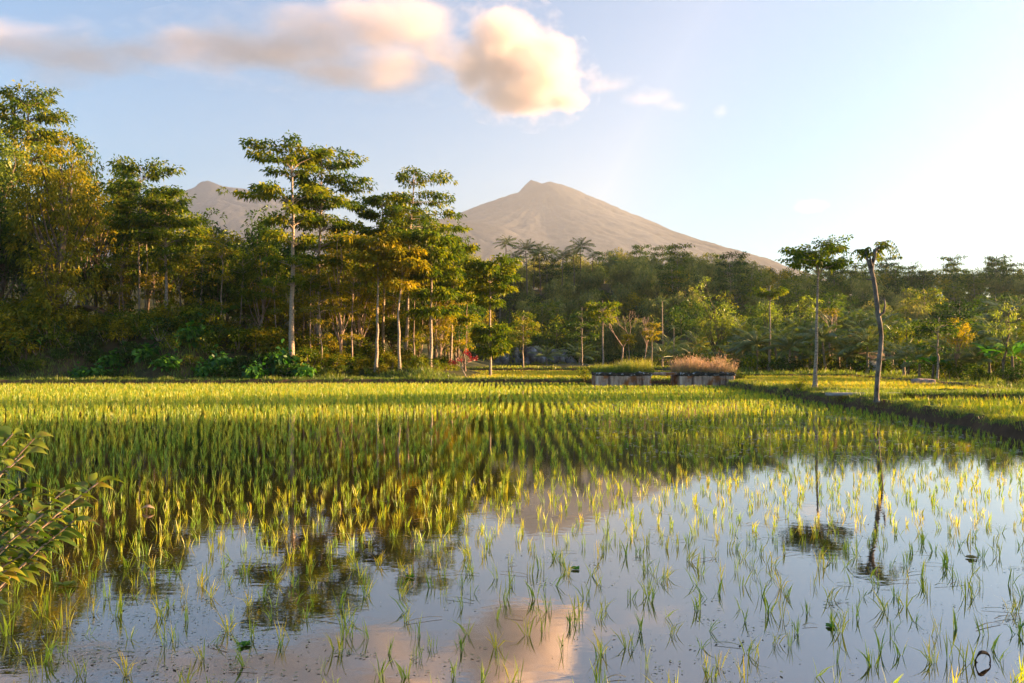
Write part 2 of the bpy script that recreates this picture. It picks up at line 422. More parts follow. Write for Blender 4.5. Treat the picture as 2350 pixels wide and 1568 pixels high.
def blob_tree(seed, h, r0, lobes, leaf=.28, dens=1.0, lean=(0, 0), wob=.08, m=12, droop=.35, tone=(.15, .95), flat=.7, limb=True, tr_h=None, R=1.5):
    """bushy crown: leaf clumps over the shells of many lobes, a limb to each lobe"""
    rng = np.random.default_rng(seed)
    tg, cg = Geo(), Geo()
    path = trunk_path(rng, tr_h or h * .85, lean, wob)
    trunk_tube(tg, rng, path, r0, r0 * .3)
    for (c, r) in lobes:
        c = np.array(c, float); r = np.array(r, float)
        area = 4 * math.pi * ((r[0] * r[1]) ** .8 + (r[0] * r[2]) ** .8 + (r[1] * r[2]) ** .8) ** 1 / 3
        n = max(8, int(area * dens / (leaf * leaf * 9)))
        v = rng.normal(0, 1, (n, 3)); v /= np.linalg.norm(v, axis=1)[:, None]
        rr = rng.uniform(.55, 1.08, (n, 1)) ** .5
        cen = c + v * r * rr
        if limb:
            z0 = min(max(path[0, 2] + .15 * h, c[2] - r[2] * 1.2 - .2 * h), path[-1, 2])
            s = at(path, z0); mid = (s + c) / 2 + [0, 0, -.06 * h * rng.uniform(0, 1)]
            tube(tg, np.array([s, mid, c, c + v[0] * r * .8]), [r0 * .38, r0 * .26, r0 * .14, .02], 5, cap=False)
        clusters(cg, cen, v, rng, m=m, R=leaf * R, L=leaf, W=leaf * .45, flat=flat, droop=droop, tone=tone)
    return tg, cg

def palm_tree(seed, h, r0, nf=20, L=3.4, lean=(0, 0), leaflets=22, hang=1.0, up=.9):
    rng = np.random.default_rng(seed)
    tg, cg = Geo(), Geo()
    path = trunk_path(rng, h, lean, .02)
    trunk_tube(tg, rng, path, r0, r0 * .6)
    top = path[-1]
    for i in range(nf):
        a = i * 2.39996 + rng.normal(0, .15)
        el = up - 1.35 * (i / nf) ** .9 + rng.normal(0, .08)
        l = L * rng.uniform(.85, 1.1) * (.75 + .25 * min(1, i / 4))
        n = 9; u = np.linspace(0, 1, n)
        el_u = el - hang * 1.15 * u ** 1.5
        dx = np.cumsum(np.cos(el_u)) / n * l; dz = np.cumsum(np.sin(el_u)) / n * l
        fr = np.stack([top[0] + np.cos(a) * dx, top[1] + np.sin(a) * dx, top[2] + dz], 1)
        tube(cg, fr, np.linspace(.045, .008, n), 4, tone=.75, cap=False)
        tt = np.linspace(.12, .99, leaflets)
        b_ = np.stack([np.interp(tt, u, fr[:, q]) for q in range(3)], 1)
        tan = np.stack([np.interp(tt, u, np.gradient(fr[:, q])) for q in range(3)], 1); tan /= np.linalg.norm(tan, axis=1)[:, None]
        sd = np.array([-math.sin(a), math.cos(a), 0])
        ll = l * .24 * np.sin(np.clip(tt, .0, 1) * 2.6 + .35) + .08
        for sg in (-1, 1):
            d = tan * .75 + sg * sd * .8 + [0, 0, -.38 * hang] + rng.normal(0, .09, (leaflets, 3))
            d /= np.linalg.norm(d, axis=1)[:, None]
            wv = np.cross(d, sd * .3 + np.array([0, 0, 1])); wv /= np.linalg.norm(wv, axis=1)[:, None]
            wd = .045 * L / 3.4 * 1.3
            mid = b_ + d * ll[:, None] * .5; tip = b_ + d * ll[:, None] + np.array([0, 0, -.22]) * ll[:, None]
            v = np.stack([b_, mid + wv * wd, tip, mid - wv * wd], 1).reshape(-1, 3)
            cg.add(v, np.arange(4 * leaflets).reshape(-1, 4), np.repeat(np.clip(.45 + rng.normal(0, .2) + rng.normal(0, .08, leaflets), 0, 1), 4))
    return tg, cg

def bamboo(seed, h, n=26, spread=2.2, leaf=.38):
    rng = np.random.default_rng(seed)
    tg, cg = Geo(), Geo()
    for i in range(n):
        a = rng.uniform(0, 6.28); r = rng.uniform(0, .6); hh = h * rng.uniform(.7, 1.05)
        u = np.linspace(0, 1, 9); o_ = spread * rng.uniform(.3, 1.1)
        x = r * np.cos(a) + o_ * np.cos(a) * u ** 2.2; y = r * np.sin(a) + o_ * np.sin(a) * u ** 2.2
        z = hh * (u - .16 * u ** 4 * o_ / spread)
        p = np.stack([x, y, z], 1)
        tube(tg, p, np.linspace(.06, .01, 9), 4, cap=False)
        nc = 17
        tt = rng.uniform(.25, 1, nc)
        cen = np.stack([np.interp(tt, u, p[:, q]) for q in range(3)], 1) + rng.normal(0, .42, (nc, 3))
        v = np.stack([np.full(nc, math.cos(a)), np.full(nc, math.sin(a)), np.full(nc, -.3)], 1)
        clusters(cg, cen, v, rng, m=11, R=.7, L=leaf, W=leaf * .26, flat=.8, droop=.8, tone=(.15, 1))
    return tg, cg

def banana(seed, h=3.2, nl=8):
    rng = np.random.default_rng(seed)
    tg, cg = Geo(), Geo()
    tube(tg, trunk_path(rng, h * .5, (.1, 0), .01, 6), np.linspace(.14, .08, 6), 8)
    for i in range(nl):
        a = i * 2.4 + rng.normal(0, .3); el = rng.uniform(.5, 1.35); L = h * rng.uniform(.5, .75)
        n = 9; u = np.linspace(0, 1, n); eu = el - 1.4 * u ** 1.6
        dx = np.cumsum(np.cos(eu)) / n * L; dz = np.cumsum(np.sin(eu)) / n * L
        c = np.stack([np.cos(a) * dx, np.sin(a) * dx, h * .45 + dz], 1)
        w_ = .26 * np.sin(np.clip((u - .15) / .85, 0, 1) ** .6 * math.pi) + .02
        s = np.array([-math.sin(a), math.cos(a), 0])
        tw = rng.normal(0, .4)
        s2 = s * math.cos(tw) + np.array([0, 0, 1]) * math.sin(tw)
        v = np.stack([c - s2 * w_[:, None] + [0, 0, .05], c, c + s2 * w_[:, None] + [0, 0, .05]], 1).reshape(-1, 3)
        f = [(3 * k_ + q, 3 * k_ + q + 1, 3 * k_ + q + 4, 3 * k_ + q + 3) for k_ in range(n - 1) for q in (0, 1)]
        cg.add(v, f, rng.uniform(.3, 1))
    return tg, cg

def bare_tree(seed, h, r0, depth=6, spread=.42, leafy=None):
    rng = np.random.default_rng(seed)
    tg, cg = Geo(), Geo(); tips = []
    def grow(p, d, L, r, k_):
        n = 4; pts = [p]
        for _ in range(n):
            d = d + rng.normal(0, .07, 3) + [0, 0, .03]; d /= np.linalg.norm(d); pts.append(pts[-1] + d * L / n)
        tube(tg, np.array(pts), np.linspace(r, r * .72, n + 1), 6 if k_ > 3 else 4, cap=False)
        if k_ == 0: tips.append(pts[-1]); return
        for _ in range(2 if rng.random() < .7 else 3):
            dd = d + rng.normal(0, spread, 3) * [1, 1, .5] + [0, 0, .1]; grow(pts[-1], dd / np.linalg.norm(dd), L * rng.uniform(.62, .8), r * .66, k_ - 1)
    grow(np.zeros(3), np.array([0, 0, 1.]), h * .38, r0, depth)
    tips = np.array(tips)
    if leafy: clusters(cg, tips, np.tile([0, 0, .5], (len(tips), 1)), rng, m=leafy[0], R=leafy[1], L=leafy[2], W=leafy[2] * .5)
    return tg, cg

def bush(seed, r, leaf=.2, dens=1., lobes=9, flat=.8, W=.5, droop=.3, m=11):
    rng = np.random.default_rng(seed)
    tg, cg = Geo(), Geo()
    L = lumps(rng, (0, 0, r[2] * .8), np.array(r) * .9, lobes, (.4, .6))
    for c, rr in L:
        n = max(6, int(4 * math.pi * rr[0] * rr[2] * dens / (leaf * leaf * 9)))
        v = rng.normal(0, 1, (n, 3)); v /= np.linalg.norm(v, axis=1)[:, None]
        cen = c + v * rr * rng.uniform(.5, 1.05, (n, 1)); cen[:, 2] = np.maximum(cen[:, 2], .04)
        clusters(cg, cen, v, rng, m=m, R=leaf * 1.5, L=leaf, W=leaf * W, flat=flat, droop=droop, tone=(.1, .95))
        tube(tg, np.array([[c[0] * .2, c[1] * .2, 0], c * [.6, .6, .5], c]), [.04, .03, .012], 5, cap=False)
    return tg, cg

def plant(name, parts, bark, leafm, loc, label, cat='tree', group=None, rz=0., s=1., pn=('trunk', 'crown')):
    """a thing: an Empty at the foot, trunk and crown as its parts"""
    root = empty(name, loc, rz, s)
    tag(root, label, cat, group)
    tg, cg = parts
    if tg.V: tg.build(pn[0], bark, root, smooth=True)
    if cg.V: cg.build(pn[1], leafm, root)
    return root
def copy_thing(root, loc, rz=0., s=1., label=None):
    r = root.copy(); C.objects.link(r); r.location = [float(v) for v in loc]; r.rotation_euler = (0, 0, rz)
    r.scale = (s, s, s) if np.isscalar(s) else s
    if label: r['label'] = label
    for ch in root.children:
        c = ch.copy(); C.objects.link(c); c.parent = r
    return r
# ------------------------------------------------------------------ terrain
def ss(a, b_, x):
    t = np.clip((np.asarray(x, float) - a) / (b_ - a), 0, 1); return t * t * (3 - 2 * t)
BX = ([-14, 10, 21.2, 23.9, 29, 35.6, 44.7, 56.6, 60, 62.5], [12.4, 12.9, 13.5, 14.0, 14.6, 15.1, 15.3, 15.9, 16.6, 18.5])
def bundx(y): return np.interp(y, *BX)
def fract(x, y, s=1., o=4):
    f = np.vectorize(lambda a, b_: noise.fractal(Vector((a * s, b_ * s, 3.1)), .9, 2., o)); return f(x, y)
def woodline(x):                      # where the wood on the hill begins
    return np.interp(x, [-30, -6, 6, 24, 34, 60, 120], [128, 146, 150, 140, 100, 84, 80])
def bankh(x): return np.interp(x, [-80, -28, -23, -20, -8, -4.5, -3], [4.3, 4.1, 2.6, 1.3, 1.1, .6, 0.])
def ground(x, y):
    x, y = np.broadcast_arrays(np.asarray(x, float), np.asarray(y, float))
    z = np.full(x.shape, -.3)
    z = np.where((x > bundx(y) + .4) & (y < 76), .22, z)
    z = np.where((x > bundx(y) + .4) & (y > 33.2) & (y < 41.2), .5, z)
    brd = np.interp(y, [30, 42, 71.5, 74], [24, 26.6, 32, 33])
    z = np.where((y > 33.2) & (y < 76) & (x > brd), .5, z)
    z = np.where((x > 34) & (y <= 33.2), .5, z)
    z = np.where(y > 66.3, np.maximum(z, .2), z)
    z = np.where(y > 74, np.where(x > 21, .55, .22), z)
    z = np.where(y > 108, .5, z)
    z = np.where(y > woodline(x), .75, z)
    lb = ss(66.2, 71.5, y + .8 * np.sin(x * .6)) * bankh(x)
    z = z + np.where(y > 66, lb, 0)
    z = z + np.where(x < -6, ss(78, 150, y) * 13 * ss(-6, -22, x), 0)
    hh = np.interp(x, [-60, 0, 40, 90, 160, 260, 500], [8, 23, 26, 20.5, 21, 26, 30])
    rise0 = woodline(x) + np.interp(x, [0, 34, 60, 200], [4, 25, 50, 70])
    t = ss(0, 1, (y - rise0) / (np.maximum(262 - rise0, 60)))
    z = z + t * hh
    z = z - ss(285, 420, y) * np.maximum(z - 6, 0)
    z = z + 66 * np.exp(-((x - 350) / 62) ** 2 - ((y - 250) / 66) ** 2)   # unseen bare hill added beyond the right edge to shade the wood
    return z
xs = np.concatenate([np.linspace(-5000, -150, 24), np.arange(-140, 240, 1.7), np.arange(242, 500, 7), np.linspace(510, 5000, 24)])
ys = np.concatenate([np.linspace(-60, -14, 6), np.arange(-10, 330, 1.5), np.linspace(340, 7000, 40)])
GX, GY = np.meshgrid(xs, ys)
GZ = ground(GX, GY)
nearw = (GY > 76) & (GY < 600)
fz = np.zeros_like(GZ); fz[nearw] = fract(GX[nearw], GY[nearw], .06, 4) * .9
GZ = GZ + fz * ss(76, 120, GY)
g = Geo(); n_ = len(xs); i, j = np.meshgrid(np.arange(len(ys) - 1), np.arange(n_ - 1), indexing='ij'); a = i * n_ + j
g.add(np.stack([GX, GY, GZ], -1).reshape(-1, 3), np.stack([a, a + 1, a + n_ + 1, a + n_], -1).reshape(-1, 4))

def earth_mat(name, grass, soil, lo=.55, hi=.85, scale=1.2):
    """soil on the steep faces, low turf where the ground is level"""
    m, nt, out = newmat(name)
    tc = N(nt, 'ShaderNodeTexCoord'); ge = N(nt, 'ShaderNodeNewGeometry')
    sp = N(nt, 'ShaderNodeSeparateXYZ'); nt.links.new(ge.outputs['True Normal'], sp.inputs[0])
    n1 = noise_(nt, tc.outputs['Object'], scale, 6, .62); n2 = noise_(nt, tc.outputs['Object'], scale * 5, 5, .6)
    f = math_(nt, 'ADD', sp.outputs[2], math_(nt, 'MULTIPLY_ADD', n2, .5, -.25))
    mr = N(nt, 'ShaderNodeMapRange'); mr.inputs['From Min'].default_value = lo; mr.inputs['From Max'].default_value = hi
    nt.links.new(f, mr.inputs[0])
    mx = N(nt, 'ShaderNodeMix', data_type='RGBA'); nt.links.new(mr.outputs[0], mx.inputs[0])
    nt.links.new(ramp(nt, n1, soil), mx.inputs[6]); nt.links.new(ramp(nt, n1, grass), mx.inputs[7])
    bs = N(nt, 'ShaderNodeBsdfPrincipled'); bs.inputs['Roughness'].default_value = .95; bs.inputs['Specular IOR Level'].default_value = .15
    nt.links.new(mx.outputs[2], bs.inputs['Base Color'])
    bp = N(nt, 'ShaderNodeBump'); bp.inputs['Strength'].default_value = .8; bp.inputs['Distance'].default_value = .08
    nt.links.new(n2, bp.inputs['Height']); nt.links.new(bp.outputs[0], bs.inputs['Normal']); nt.links.new(bs.outputs[0], out.inputs[0])
    return m
SOIL = [(.3, (.05, .030, .018)), (.7, (.13, .075, .042))]
EARTH = earth_mat('bank_earth', [(.3, (.05, .075, .012)), (.7, (.11, .13, .02))], SOIL)
FLOOR = earth_mat('woodland_floor', [(.3, (.03, .035, .012)), (.7, (.07, .07, .022))], SOIL)
DIRT = earth_mat('bare_dirt', [(.3, (.11, .07, .045)), (.7, (.20, .13, .08))], SOIL, .5, .7)
tag(g.build('ground', FLOOR, smooth=True), 'wide ground under the paddies and the wooded hills', kind='structure')

def bund(name, path, wt, zt, zb, mat, label, seed, slope=.45, kind='structure'):
    """earth bank swept along a path (x, y); wt top width per point"""
    path = np.array(path, float)
    L = np.concatenate([[0], np.cumsum(np.linalg.norm(np.diff(path, axis=0), axis=1))])
    n = int(L[-1] / .35) + 2; s = np.linspace(0, L[-1], n)
    p = np.stack([np.interp(s, L, path[:, 0]), np.interp(s, L, path[:, 1])], 1)
    for _ in range(12): p[1:-1] = (p[:-2] + p[1:-1] * 2 + p[2:]) / 4
    wt = np.interp(s, L, np.broadcast_to(wt, len(path))); zt = np.interp(s, L, np.broadcast_to(zt, len(path)))
    t = np.gradient(p, axis=0); t /= np.linalg.norm(t, axis=1)[:, None]; nm = np.stack([-t[:, 1], t[:, 0]], 1)
    k = 15; V = []
    for q in range(k):
        u = q / (k - 1) * 2 - 1
        if abs(u) < .62: off = u / .62 * .5 * wt; z = zt + .03 * (1 - abs(u))
        else:
            v = (abs(u) - .62) / .38
            off = np.sign(u) * (.5 * wt + v * slope * (zt - zb)); z = zt + (zb - zt) * v ** 1.1
        pts = np.stack([p[:, 0] + nm[:, 0] * off, p[:, 1] + nm[:, 1] * off, z], 1)
        for i_ in range(n):
            v3 = Vector((pts[i_, 0] * 1.4, pts[i_, 1] * 1.4, q * .5 + seed))
            am = .10 if abs(u) > .5 else .05
            dn = noise.fractal(v3, .8, 2., 4)
            pts[i_, 2] += dn * am * (0 if abs(u) > .97 else 1)
            pts[i_, :2] += nm[i_] * dn * am * 1.2 * np.sign(u)
        V.append(pts)
    V = np.stack(V, 1).reshape(-1, 3)
    i, j = np.meshgrid(np.arange(n - 1), np.arange(k - 1), indexing='ij'); a = i * k + j
    g = Geo(); g.add(V, np.stack([a, a + k, a + k + 1, a + 1], -1).reshape(-1, 4))
    o = g.build(name, mat, smooth=True); tag(o, label, kind=kind)
    return p, nm, wt, zt

yy = np.array([-10, 5, 14, 20, 26, 32, 38, 44, 50, 56])
B1 = bund('earth_bank', [(bundx(y_) + w_ / 2 + .22, y_) for y_, w_ in zip(yy, [1.2, 1.2, 1.2, 1.2, 1.4, 1.7, 2., 2.3, 2.6, 3.0])] + [(17.9, 60.3), (20.2, 61.8)],
          [1.2, 1.2, 1.2, 1.2, 1.4, 1.7, 2.0, 2.3, 2.6, 3.0, 3.2, 3.], .44, -.28, EARTH, 'earth bank with grassy top curving along the right edge of the near paddy', 1.)
B2 = bund('earth_bank', [(-76, 64.9), (-41, 65.2), (-20, 66.2), (0, 67.6), (6.2, 67.3), (11, 67.2), (19, 67)], 1.5, .42, -.28, EARTH, 'low red-brown earth bank along the far edge of the near paddy', 2.)
B3 = bund('earth_bank', [(-8, 107), (10, 108), (24, 107), (33, 104)], 1.2, .78, .2, EARTH, 'grassy bank across the paddies below the wood', 3.)
B4 = bund('earth_bank', [(-12, 151), (20, 150), (44, 146)], 1.4, 1.05, .45, EARTH, 'far bank at the foot of the dark wood', 4.)
B5 = bund('earth_bank', [(16.9, 33.9), (22, 33.4), (40, 33.2), (60, 33.6)], 1.2, .68, .2, EARTH, 'dark grassy bank behind the small paddy at the right edge', 5.)
B6 = bund('earth_bank', [(31.4, 73.5), (30.2, 62), (28.8, 52), (26.6, 44.5), (25.2, 41.2)], .8, .60, .3, DIRT, 'bare grey-brown bank slanting behind the pale paddy on the right', 6.)
B7 = bund('earth_bank', [(14.5, 74.6), (24, 74.4), (32, 73.6)], 1.1, .66, .2, EARTH, 'long bank in front of the young palms', 7.)
B8 = bund('earth_bank', [(16.4, 41.6), (20, 41.3), (26, 41.0)], .5, .56, .3, EARTH, 'thin bank along the near side of the pale paddy', 8.)
# bare footpath worn along the nearest stretch of the right-hand bank
g = Geo(); py = np.linspace(2, 24.5, 60); V = []
for q in range(5):
    off = (q / 4 - .5) * (.75 - .5 * ss(19, 25, py)); V.append(np.stack([bundx(py) + .85 + off, py, .478 + .012 * np.sin(py * 3 + q)], 1))
V = np.stack(V, 1).reshape(-1, 3); i, j = np.meshgrid(np.arange(59), np.arange(4), indexing='ij'); a = i * 5 + j
g.add(V, np.stack([a, a + 1, a + 6, a + 5], -1).reshape(-1, 4))
tag(g.build('path', DIRT, smooth=True), 'bare trodden dirt path on top of the right-hand bank', kind='structure')

def sheet(name, poly, z, label):
    g = Geo(); g.add([(x, y, z) for x, y in poly], [tuple(range(len(poly)))])
    tag(g.build(name, WATER), label, kind='structure')
PA = [(13.2, 10), (34, 10), (34, 33.6), (15.6, 33.6), (14.6, 24)]
PB = [(16.6, 41.6), (26.3, 41.2), (31.2, 73.9), (16.8, 74.2), (17.4, 58)]
PC = [(-5.5, 67.8), (22, 67.2), (22, 74.5), (31, 76), (31.5, 104), (20, 107), (-7, 106.8)]
PD = [(-7.5, 108), (24, 108), (42, 146), (20, 149.6), (-9, 150.2)]
sheet('water', PA, .37, 'shallow water of the small paddy at the right edge')
sheet('water', PB, .41, 'shallow water of the pale paddy behind the two lone trees')
sheet('water', PC, .33, 'water of the bright green paddy behind the concrete blocks')
sheet('water', PD, .66, 'water of the farthest paddy below the wood')

# ------------------------------------------------------------------ rice
def blades(g, base, h, lean, w, rng, tone, curve=.3, dt=.18):
    """n tapering blades: base (n,3), height, horizontal lean vector (n,2), width"""
    n = len(base)
    az = rng.uniform(0, 6.28, n); s = np.stack([np.cos(az), np.sin(az), np.zeros(n)], 1) * (np.broadcast_to(w, (n,)) / 2)[:, None]
    h = np.broadcast_to(h, (n,))
    ln = np.concatenate([lean, np.zeros((n, 1))], 1)
    up = np.zeros((n, 3)); up[:, 2] = h
    m1 = base + up * .5 + ln * .42; tp = base + up * (1 - curve * (lean ** 2).sum(1) / (h ** 2 + 1e-9))[:, None].clip(.3, 1) + ln
    v = np.stack([base - s * .7, base + s * .7, m1 + s, m1 - s, tp], 1).reshape(-1, 3)
    i = np.arange(n)[:, None] * 5
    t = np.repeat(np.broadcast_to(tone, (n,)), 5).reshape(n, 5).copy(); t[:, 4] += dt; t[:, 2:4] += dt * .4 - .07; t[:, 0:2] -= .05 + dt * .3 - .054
    g.add(v, i + np.array([[0, 1, 2, 3]]), np.clip(t.ravel(), 0, 1))
    g.F.append(i + np.array([[3, 2, 4]]) + g.n - len(v))

def clump(g, pts, nb, h, w, rng, fan=.30, tone=(.1, .6), lift=0.):
    n = len(pts); h = np.broadcast_to(h, (n,)); 
    b = np.repeat(pts, nb, 0) + np.concatenate([rng.normal(0, .018, (n * nb, 2)), np.zeros((n * nb, 1))], 1)
    hh = np.repeat(h, nb) * rng.uniform(.55, 1.08, n * nb)
    cl = np.repeat(rng.normal(0, .10, (n, 2)), nb, 0)
    lean = (rng.normal(0, fan, (n * nb, 2)) + cl) * hh[:, None]
    t = np.repeat(rng.uniform(*tone, n), nb) + rng.normal(0, .12, n * nb)
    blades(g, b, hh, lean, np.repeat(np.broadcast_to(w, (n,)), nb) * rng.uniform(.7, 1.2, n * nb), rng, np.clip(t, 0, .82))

def in_poly(p, poly):
    poly = np.array(poly); c = np.zeros(len(p), bool); j = len(poly) - 1
    for i in range(len(poly)):
        a, b_ = poly[i], poly[j]
        k = ((a[1] > p[:, 1]) != (b_[1] > p[:, 1])) & (p[:, 0] < (b_[0] - a[0]) * (p[:, 1] - a[1]) / (b_[1] - a[1] + 1e-12) + a[0])
        c ^= k; j = i
    return c

rng = np.random.default_rng(5)
# transplanted rows: they run away from the camera and waver a little
rows = np.arange(-46, 16, .33); yl = []
for rx in rows:
    y_ = 4.7
    ph = rng.uniform(0, 6.28)
    while y_ < 66.5:
        yl.append((rx + .10 * math.sin(y_ * .35 + ph * .15) + .05 * math.sin(y_ * .11 + 1.) + rng.normal(0, .040 + .05 * (y_ < 14) * (rx > -2)), y_ + rng.normal(0, .09)))
        y_ += .36 if y_ > 15 else .33
pts = np.array(yl)
ok = (abs(pts[:, 0]) < .66 * pts[:, 1] + 1.2) & (pts[:, 0] < bundx(pts[:, 1]) - .15) & (pts[:, 1] < np.interp(pts[:, 0], [-76, -41, -20, 0, 19], [63.9, 64.2, 65.1, 66.5, 66.3]))
ok &= ~((pts[:, 0] > 6.2) & (pts[:, 1] > 61.4))
ok &= rng.random(len(pts)) > np.where(pts[:, 1] < 15, .05, .07)
ok &= ~((pts[:, 0] < -1.6) & (pts[:, 1] < 5.6) & (rng.random(len(pts)) < .5))
pts = pts[ok]
vis = (abs(pts[:, 0]) < .643 * pts[:, 1] + .05) & (pts[:, 1] > 4.95)
order = np.argsort(np.where(vis, pts[:, 1], 1e9)); near = order[:300]
rest = np.setdiff1d(np.arange(len(pts)), near)
protos = []
for q in range(12):
    g = Geo(); r_ = np.random.default_rng(100 + q); nb = [7, 9, 6, 11, 8, 5][q % 6]
    clump(g, np.array([[0, 0, -.01]]), nb, .20, .0085, r_, fan=[.2, .3, .16, .34, .26, .42][q % 6], tone=(.15, .65))
    protos.append(g.mesh('seedling_blades')); protos[-1].materials.append(RICE)
for q, k in enumerate(near):
    o = bpy.data.objects.new('rice_seedling', protos[q % 12]); C.objects.link(o)
    o.location = (pts[k, 0], pts[k, 1], 0); o.rotation_euler = (rng.normal(0, .07), rng.normal(0, .07), rng.uniform(0, 6.28))
    sc_ = rng.uniform(.75, 1.2); o.scale = (sc_, sc_, sc_ * rng.uniform(.85, 1.1))
    tag(o, 'young green rice seedling standing in the nearest shallow water', 'rice seedling', 'nearest rice seedlings in the flooded paddy')
g = Geo()
rp = pts[rest]
for lo, hi, nb, w_, h_ in ((0, 12, 7, .009, .185), (12, 18, 7, .010, .195), (18, 28, 7, .011, .205), (28, 42, 6, .015, .235), (42, 70, 6, .024, .28)):
    s_ = (rp[:, 1] >= lo) & (rp[:, 1] < hi); q = rp[s_]
    hv = h_ * rng.uniform(.75, 1.15, len(q)) * (1 + .12 * np.clip(-q[:, 0] / 10, -1, 1))
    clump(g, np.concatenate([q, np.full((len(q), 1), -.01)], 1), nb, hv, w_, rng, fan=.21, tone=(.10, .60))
tag(g.build('rice', RICE), 'dense rows of young rice filling the rest of the near paddy', kind='stuff')
def terrace(poly, z, dx, dy, h_, w_, nb, label, ang=0., tone=(.25, .8)):
    P_ = np.array(poly); x0, y0 = P_.min(0) - 1; x1, y1 = P_.max(0) + 1
    X, Y = np.meshgrid(np.arange(x0, x1, dx), np.arange(y0, y1, dy)); q = np.stack([X.ravel(), Y.ravel()], 1)
    c, s = math.cos(ang), math.sin(ang); m_ = q.mean(0); q = (q - m_) @ np.array([[c, s], [-s, c]]) + m_ + rng.normal(0, .05, q.shape)
    q = q[in_poly(q, poly) & (abs(q[:, 0]) < .66 * q[:, 1] + 1)]
    g = Geo(); clump(g, np.concatenate([q, np.full((len(q), 1), z - .01)], 1), nb, h_ * rng.uniform(.8, 1.15, len(q)), w_, rng, fan=.24, tone=tone)
    tag(g.build('rice', RICE), label, kind='stuff')
terrace(PA, .37, .27, .28, .33, .018, 7, 'rows of rice in the small paddy at the right edge', .1)
terrace(PB, .41, .30, .30, .30, .022, 6, 'pale green rice behind the two lone trees', -.1)
terrace(PC, .33, .36, .40, .34, .045, 5, 'bright yellow-green rice behind the concrete blocks')
terrace(PD, .66, .5, .6, .36, .07, 4, 'thin strip of bright rice at the foot of the wood')

# ------------------------------------------------------------------ weeds, scum and bits afloat
SCUM = rough_mat('floating_weed', [(.3, (.06, .08, .02)), (.6, (.16, .18, .05)), (.8, (.26, .18, .09))], scale=9, bump=.2, bdist=.01)
SCUM.node_tree.nodes['Principled BSDF'].inputs['Roughness'].default_value = .35
SCUM.node_tree.nodes['Principled BSDF'].inputs['Specular IOR Level'].default_value = .5
g = Geo()
def specks(cx, cy, n, sp, sz, flat=.12):
    p = np.stack([cx + rng.normal(0, sp, n), cy + rng.normal(0, sp * .8, n), np.full(n, .006) + rng.uniform(0, .012, n)], 1)
    a = rng.uniform(0, 6.28, n); d = np.stack([np.cos(a), np.sin(a), rng.normal(0, flat, n)], 1)
    L = sz * rng.uniform(.5, 1.5, n); s = np.cross(d, [0, 0, 1.]) ; s /= np.linalg.norm(s, axis=1)[:, None]
    W = L * rng.uniform(.25, .6, n)
    v = np.stack([p, p + d * (L / 2)[:, None] + s * (W / 2)[:, None], p + d * L[:, None], p + d * (L / 2)[:, None] - s * (W / 2)[:, None]], 1).reshape(-1, 3)
    v[:, 2] = np.maximum(v[:, 2], .003)
    g.add(v, np.arange(4 * n).reshape(n, 4), np.repeat(rng.random(n), 4))
for _ in range(200):
    y_ = 5.2 + rng.random() ** 1.5 * 13; x_ = rng.uniform(-.66, .66) * y_
    if x_ < bundx(y_) - .4: specks(x_, y_, int(rng.integers(6, 30)), rng.uniform(.05, .28), rng.uniform(.016, .036))
for _ in range(45):
    y_ = rng.uniform(5.4, 9.5); x_ = -rng.uniform(.25, .64) * y_; specks(x_, y_, 30, rng.uniform(.15, .4), .028)
for _ in range(520):
    y_ = rng.uniform(17, 42); x_ = rng.uniform(2, 13.4)
    specks(x_, y_, 10, rng.uniform(.1, .5), .10, .05)
tag(g.build('floating_weed', SCUM), 'small floating weed and leaf bits scattered over the water', kind='stuff')
g = Geo(); n = 80
p = np.stack([rng.uniform(-3, 4.5, n), rng.uniform(5.3, 12, n), np.full(n, .012)], 1); a = rng.uniform(-.5, .5, n) + np.pi * rng.integers(0, 2, n)
for q in range(n):
    L = rng.uniform(.10, .32); d = np.array([math.cos(a[q]), math.sin(a[q]) * 1.2, 0])
    c_ = np.stack([p[q] + d * L * t + [0, .03 * math.sin(t * 3), .008 * math.sin(t * 3.1)] for t in (0, .25, .5, .75, 1)])
    wv = np.array([-d[1], d[0], 0]) * .006
    v = np.concatenate([c_ - wv, c_ + wv]); g.add(v, [(k_, k_ + 1, k_ + 6, k_ + 5) for k_ in range(4)], rng.random())
tag(g.build('fallen_blades', DRYGRASS), 'loose rice blades lying flat on the water', kind='stuff')
# ------------------------------------------------------------------ grass on banks
rng = np.random.default_rng(77)
g = Geo()
def verge(B, dens, h, w, tone=(.2, .9), ymin=12, ymax=80, over=.1, nb=1, vis=True):
    p, nm, wt, zt = B
    seg = np.linalg.norm(np.diff(p, axis=0), axis=1).mean()
    n = int(len(p) * seg * wt.mean() * dens)
    k = rng.integers(0, len(p), n); u = rng.uniform(-.5 - over, .5 + over, n) * wt[k]
    q = p[k] + nm[k] * u[:, None] + rng.normal(0, .1, (n, 2))
    z = zt[k] - np.clip(abs(u) - wt[k] * .5, 0, 9) * 1.5
    ok = (q[:, 1] > ymin) & (q[:, 1] < ymax) & (abs(q[:, 0]) < .67 * q[:, 1] + 1)
    pn = np.array([noise.noise(Vector((a_ * .8, b_ * .8, 2))) for a_, b_ in q])
    ok &= pn > -.35
    q, z, pn = q[ok], z[ok], pn[ok]; n = len(q)
    hh = h * rng.uniform(.4, 1.2, n) * (1 + pn)
    blades(g, np.concatenate([q, z[:, None] - .02], 1), hh, rng.normal(0, .35, (n, 2)) * hh[:, None], w, rng, np.clip(rng.uniform(*tone, n) + pn * .4, 0, .85))
verge(B1, 420, .13, .016, ymin=20, ymax=42); verge(B1, 240, .22, .03, ymin=42, ymax=63)
